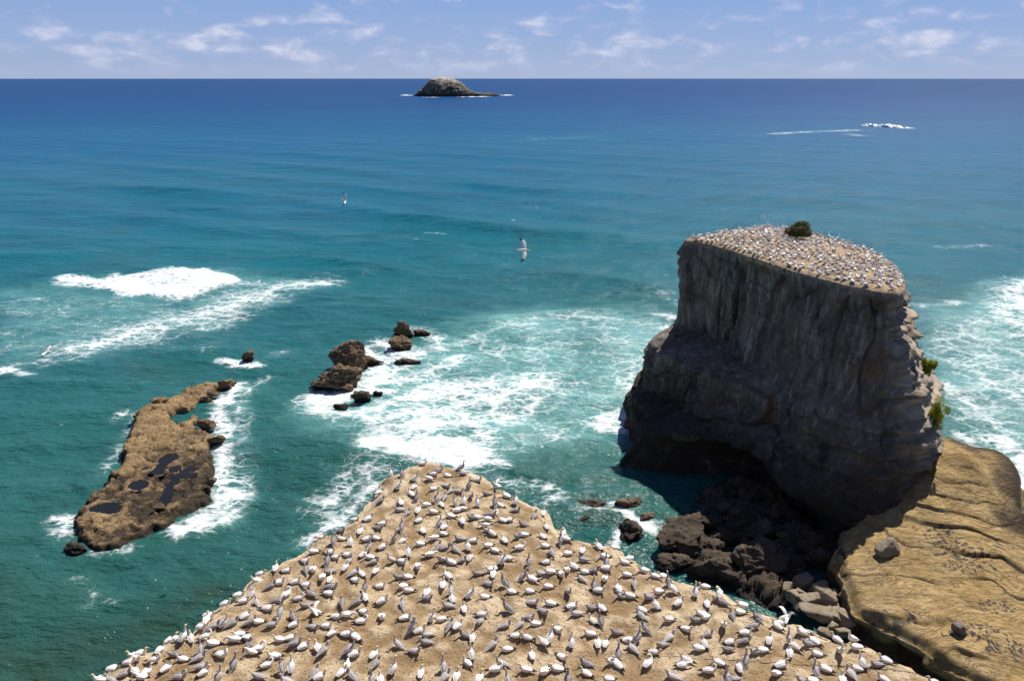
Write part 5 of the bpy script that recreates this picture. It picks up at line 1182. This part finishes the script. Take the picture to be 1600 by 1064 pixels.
# the crowd on top of the stack reads as one mass
def build_flock():
    g = np.random.default_rng(31); pts = []
    lo, hi = STACK_OUT.min(0), STACK_OUT.max(0); bx, by = bush.location[0], bush.location[1]
    cx, cy = g.uniform(lo[0], hi[0], 9000), g.uniform(lo[1], hi[1], 9000)
    O5 = STACK_OUT[::5]
    ok = inside_poly(cx, cy, O5) & (dist_line(cx, cy, O5) > .55) & (np.hypot(cx - bx, cy - by) > 1.9) & (fbm(cx * .15, cy * .15, octaves=2, seed=55) > -.42)
    A = np.zeros((0, 2))
    for x, y in zip(cx[ok], cy[ok]):
        if len(A) and np.min((A[:, 0] - x) ** 2 + (A[:, 1] - y) ** 2) < .68: continue
        A = np.vstack([A, [[x, y]]])
        if len(A) >= 560: break
    pts = [tuple(a) for a in A]
    P = np.array(pts); zz = stack_top_z(P[:, 0], P[:, 1], dist_line(P[:, 0], P[:, 1], STACK_OUT[::4]))
    lib = {(k, p): bird_parts(p, k == 'G', False) for k in 'WG' for p in 'stph'}
    V, Fc, Mi, k0 = [], [], [], 0
    for (x, y), z in zip(pts, zz):
        kind = 'W' if g.random() < .80 else 'G'; pose = g.choice(list('sssttph'))
        v, f, m = lib[(kind, pose)]; a = g.uniform(0, 6.28); s = g.uniform(1.1, 1.3); c_, s_ = math.cos(a) * s, math.sin(a) * s
        V.append(np.stack([v[:, 0] * c_ - v[:, 1] * s_ + x, v[:, 0] * s_ + v[:, 1] * c_ + y, v[:, 2] * s + z - .02], 1))
        Fc.append(np.array(f) + k0); Mi += m; k0 += len(v)
    Fc = np.vstack(Fc)
    me = raw_mesh("gannet_crowd", np.vstack(V), Fc.ravel(), np.full(len(Fc), 4), BIRD_MATS, True, None, Mi)
    tag(obj("gannet_crowd", me), "dense crowd of small white and grey gannets covering the sea stack's top", "gannets", None, "stuff")
build_flock()

# gannets on the wing
def flying_mesh(flap):
    L = [tube([(-.50, 0, 0, .008, .006, BLACK), (-.38, 0, 0, .05, .02, WHITE), (-.2, 0, 0, .07, .06, WHITE), (0, 0, 0, .095, .09, WHITE), (.18, 0, 0, .085, .08, WHITE), (.32, 0, .01, .05, .05, BUFF), (.42, 0, .015, .042, .042, BUFF), (.48, 0, .01, .02, .02, BILL), (.58, 0, .0, .004, .004, BILL)], 10, 2)]
    for sd in (1, -1):
        a = flap
        w = [(.10, sd * .05, .03, .13, .025, WHITE), (.12, sd * .28, .03 + .22 * a, .15, .02, WHITE), (.10, sd * .50, .03 + .36 * a, .135, .016, WHITE), (.02, sd * .70, .03 + .40 * a, .10, .012, BLACK), (-.10, sd * .88, .03 + .38 * a, .04, .008, BLACK), (-.20, sd * 1.0, .03 + .34 * a, .004, .003, BLACK)]
        L.append(tube(w, 8, 2, (1.0, 0, 0)))
    V, Fc, Mi = join(L)
    return raw_mesh("flying_gannet", V, np.array(Fc).ravel(), np.full(len(Fc), 4), BIRD_MATS, True, None, Mi)
flyers = [  # px, py, distance, rotation (x bank, y pitch, z heading) degrees, flap, label
 (816, 391, 52, (48, 0, 4), .12, "large white gannet banking with black wingtips spread, over open sea left of the stack"),
 (537, 313, 105, (60, 10, 20), .9, "white gannet flapping with wings up, highest on the left over open sea"),
 (802, 345, 150, (20, 0, 150), .5, "small gannet gliding just above the large banking gannet"),
 (839, 325, 170, (25, 0, 160), .4, "tiny gannet gliding farthest from the viewer above the banking gannet"),
 (1193, 339, 118, (30, -8, 200), .5, "white gannet flying just above the sea stack's crowded top"),
 (75, 550, 80, (-18, 0, 175), .35, "white gannet with bowed wings flying low at the left edge of the view"),
]
for px, py, dist, rot, flap, lab in flyers:
    o = obj("flying_gannet", flying_mesh(flap)); o.location = at_dist(px, py, dist); o.rotation_euler = tuple(math.radians(a) for a in rot)
    tag(o, lab, "flying gannet", "gannets in flight")
